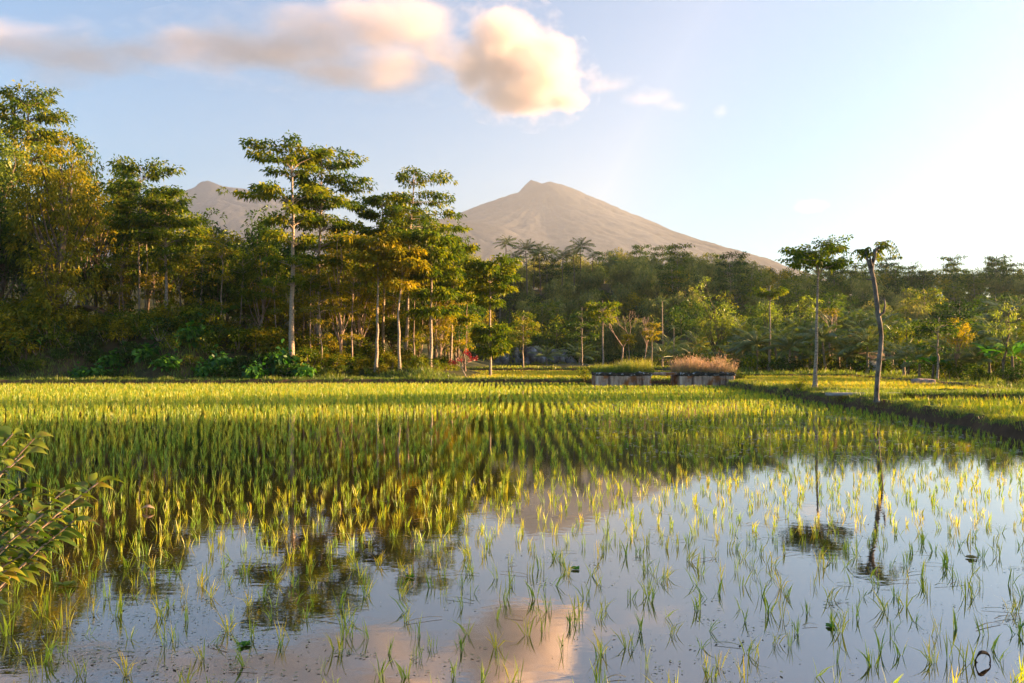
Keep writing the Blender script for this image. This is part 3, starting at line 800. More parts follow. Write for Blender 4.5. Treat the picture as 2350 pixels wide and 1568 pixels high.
verge(B2, 120, .26, .04, (0, .6)); verge(B3, 50, .4, .08, ymin=100, ymax=120); verge(B4, 40, .5, .1, ymin=120, ymax=160)
verge(B5, 260, .24, .025, (0, .5)); verge(B6, 60, .2, .03); verge(B7, 90, .3, .05, (0, .6)); verge(B8, 200, .15, .02)
# verges spreading out beside the banks
def patch(x0, x1, y0, y1, dens, h, w, tone=(.2, .9), cond=None, z=None):
    n = int((x1 - x0) * (y1 - y0) * dens); q = np.stack([rng.uniform(x0, x1, n), rng.uniform(y0, y1, n)], 1)
    q = q[(abs(q[:, 0]) < .67 * q[:, 1] + 1)]
    if cond is not None: q = q[cond(q)]
    n = len(q); zz = ground(q[:, 0], q[:, 1]) if z is None else np.full(n, z)
    pn = np.array([noise.noise(Vector((a_ * .35, b_ * .35, 5))) for a_, b_ in q])
    hh = h * rng.uniform(.4, 1.3, n) * (1 + pn)
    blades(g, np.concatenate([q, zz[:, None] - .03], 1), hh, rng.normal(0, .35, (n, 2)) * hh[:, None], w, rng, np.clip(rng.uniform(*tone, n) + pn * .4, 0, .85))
patch(-48, -4, 65.8, 69.5, 60, .4, .05, (0, .6))
patch(25, 52, 34, 74, 45, .30, .04, (0, .7), cond=lambda q: q[:, 0] > np.interp(q[:, 1], [30, 42, 71.5, 74], [24.5, 27, 32, 33]))
patch(15.5, 26, 34, 41, 160, .2, .025, (.0, .6))
patch(15, 21, 62, 68, 90, .35, .04, (.2, .9))
patch(21, 60, 74, 84, 25, .5, .07, (0, .5))
tag(g.build('grass', GRASS), 'short grass and weeds on the banks and verges', kind='stuff')

# ------------------------------------------------------------------ trees of the left grove
T = []     # shapes kept for copying
def stand(X, Yb, d):
    x, _, z = P(X, Yb, d); return np.array([x, d, float(ground(x, d)) - .15])
def tiers(spec): return spec
G1 = plant('tall_tree', tier_tree(11, 19.6, .27, [(17.6, 3.9, 10, 2.1), (16.9, 2.4, 5, .9), (14.6, 4.3, 8, 1.3), (12.6, 3.0, 6, 1.0), (10.9, 2.5, 5, .8), (9.0, 2.2, 5, .7), (7.2, 1.7, 5, .6)], (-.1, 0), .38, 25, skew=-.15, wob=.06),
      PALE, GREEN, stand(668, 838, 70), 'tallest tree of the grove, thick straight pale trunk, a flat bough reaching far left')
G2 = plant('tall_tree', tier_tree(12, 19.2, .22, [(17.8, 2.6, 8, 1.8), (16.2, 3.4, 10, 1.3), (14.4, 3.7, 10, 1.1), (12.7, 3.6, 9, 1.), (11.0, 3.0, 8, .9), (9.2, 2.6, 7, .8), (7.2, 2.2, 6, .7)], (.4, 0), .37, 24, skew=.22),
      PALE, GREEN, stand(728, 840, 74), 'densely layered tall tree just right of the tallest one, half hidden behind it')
G3 = plant('tall_tree', tier_tree(13, 18.9, .20, [(18.1, 2.7, 9, .9), (16.2, 3.0, 7, .6), (14.8, 3.8, 8, .4), (13.6, 4.3, 7, .3), (12.2, 3.2, 5, .2), (10.0, 2.4, 6, .5), (8.2, 2.2, 6, .6)], (.8, 0), .35, 18, skew=.32),
      PALE, GREEN, stand(930, 837, 78), 'second tallest grove tree, with airy see-through tiers and branches reaching to the right')
plant('tall_tree', tier_tree(14, 17.2, .17, [(16.2, 2.4, 9, .9), (14.7, 2.5, 9, .8), (13.0, 2.3, 8, .8), (11.0, 2.4, 8, .7), (8.8, 2.2, 7, .7)], (-.2, 0), .40, 23, wob=.04),
      PALE, GREEN, stand(882, 838, 80), 'slim tree with a small flat top left of the airy second tallest tree')
plant('tall_tree', tier_tree(15, 12.1, .16, [(10.3, 2.6, 11, 1.2), (9.5, 2.5, 11, .9), (8.3, 1.9, 8, .7), (7.2, 1.0, 6, .4), (4.4, 1.5, 9, .6), (3.6, 1.6, 8, .5), (2.7, 1.2, 7, .3)], (0, 0), .40, 24, wob=.03, skew=.05),
      PALE, GREEN, stand(1125, 840, 77), 'lone slender tree right of the grove with a leafy puff halfway up its trunk')
plant('tall_tree', tier_tree(16, 12.6, .17, [(11.0, 3.0, 12, 1.3), (9.8, 3.2, 12, 1.), (8.3, 2.6, 9, .8), (6.4, 2.3, 8, .7), (4.8, 2.0, 7, .6)], (.1, 0), .40, 24, wob=.03),
      PALE, GREEN, stand(987, 843, 72), "tree with broad flat crown and flared trunk foot near the grove's right edge")
plant('tall_tree', tier_tree(17, 10.8, .15, [(9.7, 2.4, 10, 1.0), (8.6, 2.5, 9, .8), (7.3, 1.6, 6, .5)], (.25, 0), .40, 24),
      PALE, GOLD, stand(917, 836, 70), 'golden-crowned tree with a thin leaning trunk in front of the airy tall tree')
plant('tall_tree', tier_tree(18, 12.2, .16, [(10.6, 2.6, 11, 1.2), (9.6, 2.6, 10, .9), (8.3, 2.0, 8, .7)], (.1, 0), .40, 24),
      PALE, GOLD, stand(863, 838, 70), 'golden tree with a bare straight trunk left of the leaning thin one')
plant('tall_tree', tier_tree(19, 13.2, .14, [(11.6, 2.4, 10, 1.3), (10.2, 2.8, 12, 1.), (8.5, 2.6, 10, .9), (6.9, 2.4, 9, .8), (5.0, 2.1, 8, .6)], (.2, 0), .40, 24, skew=.15),
      PALE, GREEN, stand(1034, 840, 82), 'bushy layered tree closing the grove on the right, next to the lone slender tree')
# on the high bank
plant('tall_tree', tier_tree(20, 13.4, .21, [(11.8, 2.6, 12, 1.5), (10.4, 3.1, 13, 1.1), (9.0, 2.9, 11, .9), (7.6, 2.3, 8, .6)], (-.1, 0), .40, 15, wob=.04),
      PALE, GREEN, stand(381, 745, 77), "thick pale trunk on the high bank's edge, right of two thin orange-lit trunks")
plant('tall_tree', tier_tree(21, 17., .13, [(15.4, 2.8, 11, 1.6), (13.8, 3.4, 13, 1.1), (12.2, 3.6, 13, .9), (10.6, 3.4, 12, .7), (9.2, 2.6, 8, .7)], (0, 0), .40, 15, wob=.04, skew=.15),
      PALE, GREEN, stand(322, 740, 79), 'left one of the pair of thin orange-lit trunks, with a big drooping-leaved crown')
plant('tall_tree', tier_tree(22, 14.6, .11, [(13.0, 2.6, 9, 1.2), (11.4, 2.7, 9, .9), (9.8, 2.1, 7, .7)], (.1, 0), .36, 13),
      PALE, GREEN, stand(334, 740, 82), 'right one of the pair of thin orange-lit trunks')
plant('forked_tree', blob_tree(23, 9, .18, [((-1., 0, 7.6), (1.5, 1.5, 1.2)), ((1.1, .2, 7.9), (1.4, 1.4, 1.1)), ((0, -.5, 6.6), (1.6, 1.2, .9))], .34, .9, tr_h=5.0), BROWN, GREEN,
      stand(413, 745, 78), "small tree forking in a wide Y, right of the bank's thick pale trunk")
r_ = np.random.default_rng(3)
LB = lumps(r_, (.2, 0, 11.0), (4.8, 3.6, 8.0), 22, (.26, .42)) + lumps(r_, (.4, -.5, 3.5), (3.2, 2.6, 3.0), 7, (.3, .5))
plant('broad_tree', blob_tree(24, 17.5, .30, LB, .34, 1.1, (.4, 0), .12, 14, .6, tone=(0., .62)), BROWN, GOLD, stand(130, 790, 71), 'huge spreading tree at the left, its hanging orange-lit foliage reaching down to the bank')
r_ = np.random.default_rng(4)
plant('broad_tree', tier_tree(25, 25.6, .24, [(24.0, 3.0, 12, 1.6), (22.4, 4.2, 13, 1.2), (20.6, 4.4, 13, 1.), (18.6, 4.0, 12, 1.), (16.4, 3.8, 10, 1.)], (.5, 0), .42, 14, skew=.1), BROWN, GREEN, stand(52, 780, 84),
      'topmost tree at the left edge, its tiered crown rising above the bright green one')
r_ = np.random.default_rng(6)
plant('broad_tree', blob_tree(26, 16, .3, lumps(r_, (.6, 0, 16.2), (3.9, 3, 3.6), 11, (.3, .48)), .34, 1.1, tr_h=13), BROWN, LIME, stand(-12, 780, 74), 'bright fresh green round crown cut by the left edge of the picture')
r_ = np.random.default_rng(7)
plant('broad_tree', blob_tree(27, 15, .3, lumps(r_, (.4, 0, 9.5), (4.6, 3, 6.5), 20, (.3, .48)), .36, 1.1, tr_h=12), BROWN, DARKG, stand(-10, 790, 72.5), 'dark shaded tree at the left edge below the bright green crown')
r_ = np.random.default_rng(8)
plant('broad_tree', blob_tree(28, 17, .24, lumps(r_, (0, 0, 12.5), (3.4, 3, 5.2), 14, (.3, .45)), .34, 1.0, tr_h=14), BROWN, GOLD, stand(222, 780, 83), 'tapering golden-green tree between the huge spreading tree and the pair of thin trunks')
r_ = np.random.default_rng(9)
FINE = blob_tree(29, 13.5, .16, lumps(r_, (0, 0, 8.6), (3.3, 2.6, 5.0), 17, (.26, .42)), .20, .55, tr_h=11, m=12, droop=.5)
FT = plant('broad_tree', FINE, TWIG, GOLD, stand(782, 838, 73), 'fine-leaved golden yellow tree in the middle of the grove')
for X_, d_, s_, lab_ in [(728, 76, .86, 'golden fine-leaved tree close behind the densely layered tall tree'), (828, 77, .92, 'golden fine-leaved tree right behind the bare straight golden-crowned one'), (610, 79, .8, 'fine-leaved olive tree just left of the thick straight pale trunk'), (905, 84, .72, 'fine-leaved golden tree between the two thin bare trunks at the grove\'s right'), (1010, 79, .62, 'small fine-leaved tree under the boughs at the grove\'s right end')]:
    copy_thing(FT, stand(X_, 838, d_), X_, s_, lab_)
r_ = np.random.default_rng(10)
plant('broad_tree', blob_tree(30, 11, .14, lumps(r_, (0, 0, 6.4), (2.9, 2.2, 4.2), 12, (.3, .45)), .28, .9, tr_h=8), BROWN, DARKG, stand(500, 780, 77), 'dark rounded tree with grey-brown leaves in the gap between bank trees and tallest tree')
r_ = np.random.default_rng(31)
plant('broad_tree', blob_tree(31, 12, .15, lumps(r_, (0, 0, 7.6), (3., 2.4, 4.4), 12, (.3, .45)), .30, .9, tr_h=9), TWIG, GREEN, stand(596, 800, 76), 'green tree with boughs reaching left of the thick straight pale trunk')

# slender young stems inside the grove
r_ = np.random.default_rng(40)
S1 = [tier_tree(41 + k, 7.5 + k, .085, [(6.4 + k, 1.5, 8, .7), (5.4 + k, 1.7, 8, .6), (4.2 + k * .6, 1.3, 6, .5), (2.9, 1.0, 5, .4)], (r_.normal(0, .6), 0), .27, 12, wob=.07) for k in range(4)]
base = [plant('slender_tree', S1[k], TWIG, [GOLD, GREEN, GOLD, GREEN][k], (0, 0, 0), 'slender young tree standing between the tall trunks of the grove', 'tree', 'slender young trees inside the grove') for k in range(4)]
spots = [(455, 770, 76), (478, 765, 80), (503, 772, 74), (548, 800, 75), (610, 815, 78), (640, 825, 74), (700, 835, 77), (712, 838, 72), (742, 838, 71), (756, 836, 79), (806, 838, 72),
         (826, 838, 76), (846, 838, 84), (900, 836, 83), (950, 838, 74), (968, 838, 84), (1003, 840, 78), (1012, 840, 86), (1050, 838, 86), (1068, 838, 84), (352, 745, 80), (290, 745, 79), (270, 745, 77), (438, 750, 82)]
for q, (X, Y, d) in enumerate(spots):
    o = base[q % 4] if q < 4 else copy_thing(base[q % 4], (0, 0, 0))
    o.location = [float(v) for v in stand(X, Y, d)]; o.rotation_euler = (0, 0, r_.uniform(0, 6.28)); s_ = r_.uniform(.75, 1.15); o.scale = (s_, s_, s_)

# round-crowned trees filling the wood behind the front row
r_ = np.random.default_rng(50)
def fill(seed, h, w_, mat, leaf=.38, dens=1.1, bark=BROWN, name='wood_tree'):
    rr = np.random.default_rng(seed)
    return plant(name, blob_tree(seed, h, .16, lumps(rr, (0, 0, h * .62), (w_, w_, h * .36), 12, (.3, .48)), leaf, dens, tr_h=h * .75, m=12), bark, mat, (0, 0, 0),
                 'round leafy tree in the wood behind the tall front trees', 'tree', 'wood trees behind the left grove')
F = [fill(51, 9.5, 2.8, GREEN), fill(52, 10.5, 3.0, DARKG), fill(53, 9., 2.8, GOLD), fill(54, 11, 2.8, GREEN, .3), fill(55, 10, 3.2, DARKG)]
first = set()
# (X, Y of the top, depth)
back = [(175, 300, 92), (262, 350, 94), (300, 392, 92), (232, 380, 88), (340, 420, 96), (430, 452, 90), (466, 478, 92), (505, 474, 94), (548, 496, 90), (590, 470, 92), (625, 470, 96), (680, 520, 92), (800, 480, 92), (835, 500, 96), (872, 520, 98), (1000, 560, 94), (960, 580, 92), (1045, 590, 98),
        (110, 360, 90), (30, 330, 94), (445, 560, 84), (520, 560, 84), (580, 580, 86), (640, 560, 84), (700, 600, 84), (760, 560, 86), (820, 600, 84), (860, 640, 86), (900, 620, 88), (940, 660, 90), (985, 650, 88), (1030, 640, 92), (1065, 620, 94),
        (480, 640, 80), (560, 650, 80), (630, 660, 79), (700, 680, 80), (770, 690, 80), (840, 700, 81), (900, 720, 82), (960, 720, 82), (1020, 720, 84), (280, 480, 86), (370, 500, 86), (200, 520, 82), (60, 500, 84), (255, 600, 84), (1052, 700, 90)]
for q, (X, Yt, d) in enumerate(back):
    k = int(r_.integers(0, 5)); x, _, zt = P(X, Yt, d); zb = float(ground(x, d))
    hk = [9.5, 10.5, 9., 11, 10][k]; s_ = max(.3, (zt - zb) / hk)
    sx = min(max(s_, .75), 1.15)
    o = F[k] if k not in first else copy_thing(F[k], (0, 0, 0)); first.add(k)
    o.location = (x, d, zb - .2); o.rotation_euler = (0, 0, r_.uniform(0, 6.28)); o.scale = (sx, sx, s_)

# undergrowth on the bank face
U = [('leafy_bush', bush(60, (1.7, 1.3, 1.5), .30, .9), GREEN), ('leafy_bush', bush(61, (1.9, 1.2, 1.2), .24, .9), DARKG), ('leafy_bush', bush(62, (1.5, 1.1, 1.6), .24, .9), GOLD),
     ('big_leaf_bush', bush(63, (1.5, 1.0, 1.2), .55, .8, 7, .9, .8, .7, 6), BIG), ('leafy_bush', bush(64, (1.7, 1.2, 1.1), .20, .8, 10), GREEN)]
UB = [plant(n_, p_, TWIG, m_, (0, 0, 0), {'leafy_bush': 'leafy bush in the tangle of undergrowth at the foot of the grove', 'big_leaf_bush': 'dark green clump of very large heart-shaped leaves in the undergrowth of the bank'}[n_],
            'bush', {'leafy_bush': 'undergrowth bushes along the grove', 'big_leaf_bush': 'big-leaved clumps on the bank'}[n_], pn=('stems', 'foliage')) for n_, p_, m_ in U]
used = set()
def ub(k, x, y, s_, z=None):
    o = UB[k] if k not in used else copy_thing(UB[k], (0, 0, 0)); used.add(k)
    o.location = (float(x), float(y), float(ground(x, y)) - .15 if z is None else z); o.rotation_euler = (0, 0, r_.uniform(0, 6.28)); o.scale = (s_, s_, s_ * r_.uniform(.8, 1.1))
for row, (y_, kk, sr) in enumerate([(67.4, [1, 3, 4, 1], (.55, .8)), (69.0, [0, 3, 1, 4], (.8, 1.1)), (70.8, [0, 1, 2, 4], (.9, 1.25)), (72.6, [2, 0, 4, 2], (.9, 1.3))]):
    x = -46.0
    while x < (-17.5 if row < 4 else 0):
        ub(kk[int(r_.integers(0, 4))], x + r_.normal(0, .2), y_ + r_.normal(0, .35), r_.uniform(*sr)); x += r_.uniform(1.2, 1.9)
    x = -18.
    while x < -5.8:
        f = (x + 18) / 12.2
        ub([2, 4, 0, 4][int(r_.integers(0, 4))], x, y_ + 1.2 + 1.5 * f + r_.normal(0, .35), r_.uniform(*sr) * (.72 - .30 * f)); x += r_.uniform(1.0, 1.6)
for X, Y, d in [(300, 745, 76), (265, 745, 76), (240, 745, 77), (350, 745, 77), (460, 760, 76), (530, 770, 75)]:
    s_ = stand(X, Y, d); ub(2, s_[0], s_[1], .8)
for X, d, s_ in [(60, 69, 1.5), (20, 70, 1.7), (110, 69.5, 1.4), (160, 71, 1.2), (-15, 69, 1.5), (210, 71.5, 1.0), (95, 72, 1.8), (40, 73, 2.0)]:
    x = (X - 1175) / K * d; ub(2, x, d, s_)
for X in range(600, 1050, 22):
    d = r_.uniform(73, 79); x = (X - 1175) / K * d; ub([2, 0, 2, 4][int(r_.integers(0, 4))], x, d, r_.uniform(.7, 1.25) * (1 - max(0, X - 850) / 500))
for X in range(240, 600, 24):
    d = r_.uniform(74.5, 78); x = (X - 1175) / K * d; ub([2, 0, 2, 2][int(r_.integers(0, 4))], x, d, r_.uniform(.6, 1.0))
BN = [plant('banana_plant', banana(70 + k, 3.2 + .5 * k), BROWN, BIG, (0, 0, 0), 'banana plant with long ragged leaves', 'banana plant', 'banana plants', pn=('stem', 'leaves')) for k in range(3)]
bl = {0: 'banana plant behind the hut, one broad leaf raised above the bushes', 1: 'banana plant at the foot of the pair of thin orange-lit trunks', 2: 'banana plant between the forked tree and the tallest trunk'}
for k, (X, d) in enumerate([(262, 80), (345, 79), (505, 77)]):
    x = (X - 1175) / K * d; BN[k].location = (x, d, float(ground(x, d)) - .1); BN[k]['label'] = bl[k]
for X, d, lab in [(60, 68.5, 'drooping banana plant in the shade at the foot of the huge spreading tree')]:
    x = (X - 1175) / K * d; copy_thing(BN[1], (x, d, float(ground(x, d))), 2., .85, lab)
# ------------------------------------------------------------------ hut with smoke, fence poles, red shrub
hx, hd = P(205, 745, 80)[0], 80.0
hz = float(ground(hx, hd))
hut = tag(empty('hut', (hx, hd, hz), .12), 'dark thatched hut with a low gable roof half hidden behind bushes on the high bank', 'hut')
g = Geo(); box(g, -2.3, 2.3, -1.4, 1.6, 0, 1.7); g.build('wall', rough_mat('old_wood', [(.3, (.04, .03, .02)), (.7, (.10, .07, .045))], 3), hut)
g = Geo()
TH = rough_mat('thatch', [(.3, (.06, .045, .03)), (.7, (.20, .14, .09))], 4, bump=.8)
for sg in (-1, 1):
    a = np.array([0, 2.7]); n_ = 12
    for q in range(n_):
        t0, t1 = q / n_, (q + 1.25) / n_
        x0, x1 = sg * 3.4 * t0, sg * 3.4 * min(t1, 1.03); z0, z1 = 2.9 - 1.55 * t0, 2.9 - 1.55 * t1
        lo = .05 + .03 * (q % 2)
        v = [(x0, -2., z0), (x1, -2.05, z1), (x1, 2.2, z1), (x0, 2.2, z0), (x0, -2., z0 + .16), (x1, -2.05, z1 + .16 + lo), (x1, 2.2, z1 + .16 + lo), (x0, 2.2, z0 + .16)]
        g.add(v, [(0, 1, 2, 3), (7, 6, 5, 4), (0, 4, 5, 1), (1, 5, 6, 2), (2, 6, 7, 3), (3, 7, 4, 0)])
g.build('roof', TH, hut)
for px in (-2.2, 2.2):
    g = Geo(); tube(g, [(px, -1.9, -.2), (px, -1.9, 1.9)], [.07, .06], 7); g.build('post', BROWN, hut)
sm, nt_, v_ = volume_mat('smoke', None, (.85, .9, 1))
tc = N(nt_, 'ShaderNodeTexCoord').outputs['Object']
ln = N(nt_, 'ShaderNodeVectorMath', operation='LENGTH'); nt_.links.new(tc, ln.inputs[0])
f_ = math_(nt_, 'MULTIPLY', math_(nt_, 'SUBTRACT', 1., ln.outputs['Value'], clamp=True), math_(nt_, 'SUBTRACT', noise_(nt_, tc, 2.2, 4), .38, clamp=True))
nt_.links.new(math_(nt_, 'MULTIPLY', f_, 1.4), v_.inputs['Density'])
me = bpy.data.meshes.new('smoke'); bm = bmesh.new(); bmesh.ops.create_icosphere(bm, subdivisions=3, radius=1); bm.to_mesh(me); bm.free(); me.materials.append(sm)
o = bpy.data.objects.new('smoke', me); C.objects.link(o); o.location = (hx - 1.3, hd - 1.5, hz + 3.6); o.scale = (2.0, 1.2, 1.5)
tag(o, 'thin blue smoke drifting over the hut roof', kind='stuff')

r_ = np.random.default_rng(90)
for q, X in enumerate([236, 250, 268, 283, 297, 310, 345, 358]):
    x = (X - 1175) / K * 75; g = Geo(); h_ = r_.uniform(1.1, 1.9)
    tube(g, [(0, 0, -.3), (r_.normal(0, .08), 0, h_ * .5), (r_.normal(0, .14), 0, h_)], [.05, .045, .035], 6)
    o = g.build('fence_pole', TWIG); o.location = (x, 75, float(ground(x, 75))); tag(o, 'crooked thin wooden pole of the rough fence on the bank below the hut', 'pole', 'fence poles on the high bank')
x = P(433, 700, 78)[0]; g = Geo(); tube(g, [(0, 0, 0), (0, 0, 2.0)], [.05, .04], 6); zz = float(ground(x, 78))
pt = tag(empty('panel_post', (x, 78, zz)), 'rusty red corrugated panel nailed to a post between the bank trees', 'panel'); g.build('post', TWIG, pt)
g = Geo()
for q in range(8): box(g, -.45 + q * .11, -.45 + q * .11 + .108, -.09 - .02 * (q % 2), -.06, .9, 2.5)
g.build('panel', rough_mat('rusty_tin', [(.3, (.20, .055, .02)), (.7, (.34, .11, .05))], 6), pt)

def red_shrub(loc):
    rng = np.random.default_rng(33)
    root = tag(empty('red_shrub', loc), 'small white-stemmed shrub with red leaves on the bank before the grove\'s right end', 'shrub')
    tg, cg = Geo(), Geo()
    tube(tg, [(.75, 0, -.1), (.5, 0, .5), (.1, 0, 1.3)], [.09, .07, .05], 7)
    cen = []
    for ex, ez in [(-1.3, 2.2), (-.7, 1.9), (.5, 3.2), (1.6, 2.3), (-.2, 2.5), (1.0, 2.6)]:
        p_ = np.array([(.1, 0, 1.3), (ex * .45, rng.normal(0, .2), 1.3 + (ez - 1.3) * .6), (ex, rng.normal(0, .3), ez)])
        tube(tg, p_, [.04, .03, .015], 6); 
        for _ in range(4): cen.append(p_[2] + rng.normal(0, .18, 3))
    cen = np.array(cen); clusters(cg, cen, np.tile([0, 0, 1.], (len(cen), 1)), rng, m=8, R=.22, L=.30, W=.14)
    tg.build('stems', PALE, root, smooth=True); cg.build('leaves', RED, root)
x, _, _ = P(1058, 865, 68.5); red_shrub((x, 68.5, .38)); bpy.data.objects['red_shrub'].scale = (.72, .72, .72)

# ------------------------------------------------------------------ concrete blocks with slab, and their grass
m, nt, out = newmat('stained_concrete')
tc = N(nt, 'ShaderNodeTexCoord'); mp = N(nt, 'ShaderNodeMapping'); mp.inputs['Scale'].default_value = (1, 1, .12); nt.links.new(tc.outputs['Object'], mp.inputs[0])
s1 = noise_(nt, mp.outputs[0], 2.6, 6, .7); s2 = noise_(nt, tc.outputs['Object'], 1.1, 3); s3 = noise_(nt, tc.outputs['Object'], 9, 6, .7)
c1 = ramp(nt, s1, [(.36, (.10, .060, .042)), (.48, (.34, .225, .16)), (.62, (.62, .48, .37))])
c2 = ramp(nt, s1, [(.3, (.10, .035, .01)), (.6, (.36, .13, .035))])
mx = N(nt, 'ShaderNodeMix', data_type='RGBA'); nt.links.new(ramp(nt, s2, [(.50, (0, 0, 0)), (.60, (1, 1, 1))]), mx.inputs[0]); nt.links.new(c1, mx.inputs[6]); nt.links.new(c2, mx.inputs[7])
bs = N(nt, 'ShaderNodeBsdfPrincipled'); bs.inputs['Roughness'].default_value = .9; nt.links.new(mx.outputs[2], bs.inputs['Base Color'])
bp = N(nt, 'ShaderNodeBump'); bp.inputs['Strength'].default_value = .6; bp.inputs['Distance'].default_value = .03; nt.links.new(s3, bp.inputs['Height']); nt.links.new(bp.outputs[0], bs.inputs['Normal'])
nt.links.new(bs.outputs[0], out.inputs[0]); CONC = m
m, nt, out = newmat('mossy_rim')
tc = N(nt, 'ShaderNodeTexCoord'); s1 = noise_(nt, tc.outputs['Object'], 2.2, 5, .7)
bs = N(nt, 'ShaderNodeBsdfPrincipled'); bs.inputs['Roughness'].default_value = .95
nt.links.new(ramp(nt, s1, [(.4, (.02, .018, .015)), (.56, (.05, .045, .035)), (.60, (.40, .40, .40)), (.72, (.62, .64, .66))]), bs.inputs['Base Color']); nt.links.new(bs.outputs[0], out.inputs[0]); RIM = m
def rough_box(g, x0, x1, y0, y1, z0, z1, amp, seed, step=.12):
    """box whose faces are gridded and worn uneven"""
    bm = bmesh.new()
    bmesh.ops.create_cube(bm, size=1, matrix=Matrix.Translation(((x0 + x1) / 2, (y0 + y1) / 2, (z0 + z1) / 2)) @ Matrix.Diagonal((x1 - x0, y1 - y0, z1 - z0, 1)))
    for ax in range(3):
        lo, hi = [(x0, x1), (y0, y1), (z0, z1)][ax]; n = int((hi - lo) / step)
        for k in range(1, n):
            co_ = [0, 0, 0]; co_[ax] = lo + (hi - lo) * k / n; no = [0, 0, 0]; no[ax] = 1
            bmesh.ops.bisect_plane(bm, geom=bm.verts[:] + bm.edges[:] + bm.faces[:], plane_co=co_, plane_no=no)
    c = Vector(((x0 + x1) / 2, (y0 + y1) / 2, (z0 + z1) / 2))
    bm.normal_update()
    for v in bm.verts:
        d = v.normal; v.co += d * noise.fractal(v.co * 3 + Vector((seed, 0, 0)), .9, 2, 4) * amp - d * (amp * .5 if abs(d.x) + abs(d.y) + abs(d.z) > 1.3 else 0)
    bm.verts.index_update()
    g.add([v.co[:] for v in bm.verts], [(0, 0, 0, 0)][:0] or np.array([[v.index for v in f.verts] for f in bm.faces if len(f.verts) == 4])); bm.free()
def block(x0, x1, y0, y1, seed, label, gl_label, tone, hx, gm):
    r = tag(empty('concrete_block', ((x0 + x1) / 2, (y0 + y1) / 2, 0)), label, 'water tank')
    w_ = (x1 - x0) / 2; dd = (y1 - y0) / 2
    g = Geo(); rough_box(g, -w_, w_, -dd, dd, -.35, .84, .05, seed); g.build('wall', CONC, r)
    g = Geo(); rough_box(g, -w_ - .06, w_ + .07, -dd - .07, dd + .05, .842, 1.08, .10, seed + 4); g.build('rim', RIM, r)
    rng = np.random.default_rng(int(seed)); g = Geo(); n = 5200
    x = rng.normal(0, .52, n).clip(-1, 1.06) * w_ * 1.0 if seed > 5 else rng.uniform(-w_ - .05, w_ + .2, n); y = rng.uniform(-dd, dd, n)
    hh = rng.uniform(.2, .95, n) * hx(x / w_) * (1 + .75 * np.array([noise.noise(Vector((a_ * 1.1, b_, seed))) for a_, b_ in zip(x, y)]))
    b_ = np.stack([(x0 + x1) / 2 + x, (y0 + y1) / 2 + y, np.full(n, 1.04)], 1)
    ln = rng.normal(0, .28, (n, 2)) * hh[:, None] + [.05, 0]
    blades(g, b_, hh, ln, .022, rng, np.clip(rng.uniform(*tone(x / w_)), 0, .82), dt=.5)
    if seed > 5:
        k = rng.random(n) < .28; tops = b_[k] + np.concatenate([ln[k], hh[k][:, None] * .92], 1); q = len(tops)
        leaves(g, tops, rng.normal(0, .4, (q, 3)) + [0, 0, 1.2], .16, .035, rng, .95, .0)
    tag(g.build('tall_grass', gm), gl_label, kind='stuff')
block(6.5, 10.75, 61.4, 65.0, 3., 'rust-stained concrete block with a white-splashed black rim and green grass, left one of the two',
      'yellow-green tall grass on the left concrete block', lambda u: (0 * u + .1 + .25 * (u > .3), .50 + .35 * (u > .2)), lambda u: 1.0 + .35 * np.clip(u, -.6, .8), GRASS)
block(12.95, 17.2, 61.4, 65.0, 9., 'grey streaked concrete block topped with pink dry grass, right one of the two',
      'pinkish dry grass on the right concrete block', lambda u: (.05 + 0 * u, .70 + 0 * u), lambda u: 1.2 - .1 * u, DRYGRASS)
g = Geo(); rough_box(g, 10.83, 12.87, 61.7, 64.2, .88, 1.06, .04, 2.)
tag(g.build('footbridge', CONC), 'flat concrete slab bridging the gap between the two blocks', 'footbridge')
r_ = np.random.default_rng(91)
# weeds by and under the slab
ub(4, 17.9, 62.6, .55, .3); ub(4, 6.7, 64.4, .42, .95); ub(0, 6.0, 66.4, .4, .3)
# concrete lip along the bank
g = Geo(); rough_box(g, 14.6, 21.3, 36.6, 37.2, .46, .60, .02, 1., .3)
tag(g.build('concrete_kerb', rough_mat('pale_concrete', [(.3, (.28, .25, .22)), (.7, (.42, .38, .34))], 3)), 'long pale concrete lip of the water channel beside the two lone trees', 'kerb')
g = Geo(); x, _, z = P(2128, 880, 52); rough_box(g, x - .8, x + .6, 52, 52.6, .4, .82, .06, 7.)
tag(g.build('stone_wall', rough_mat('stone', [(.3, (.16, .12, .10)), (.55, (.42, .32, .29)), (.7, (.6, .54, .5))], 5, bump=1.)), 'short rough stone wall below the right-hand palms', 'wall')

# ------------------------------------------------------------------ lone trees in the middle and right
def lone(name, parts, bark, mat, X, d, label, z=None, rz=0., s=1.):
    x = (X - 1175) / K * d; return plant(name, parts, bark, mat, (x, d, (float(ground(x, d)) if z is None else z) - .08), label, rz=rz, s=s)
lone('lone_tree', tier_tree(101, 7.75, .125, [(6.75, 2.0, 13, .75), (7.1, 1.6, 12, .95)], (.22, 0), .20, 16, .018, .03, .26, (.0, .6)), PALE, GREEN, 1870, 43.8, 'tall slender tree with a wide flat umbrella crown on the grassy bank', .44)
lone('lone_tree', tier_tree(102, 8.4, .13, [(7.3, 1.8, 9, .7), (6.3, 2.0, 9, .5), (5.0, 1.9, 8, .4), (3.8, 1.6, 7, .3)], (.1, 0), .30, 12), PALE, GREEN, 1200, 110, 'pale-trunked tree with feathery tiers standing alone in the shade right of the grove')
lone('lone_tree', tier_tree(103, 9.3, .15, [(7.9, 2.1, 11, 1.1), (7.3, 2.2, 10, .6), (6.6, 1.6, 6, .3)], (0, 0), .34, 14, .02), PALE, GREEN, 1383, 100, 'white-trunked tree with a sunlit golden umbrella crown behind the left concrete block')
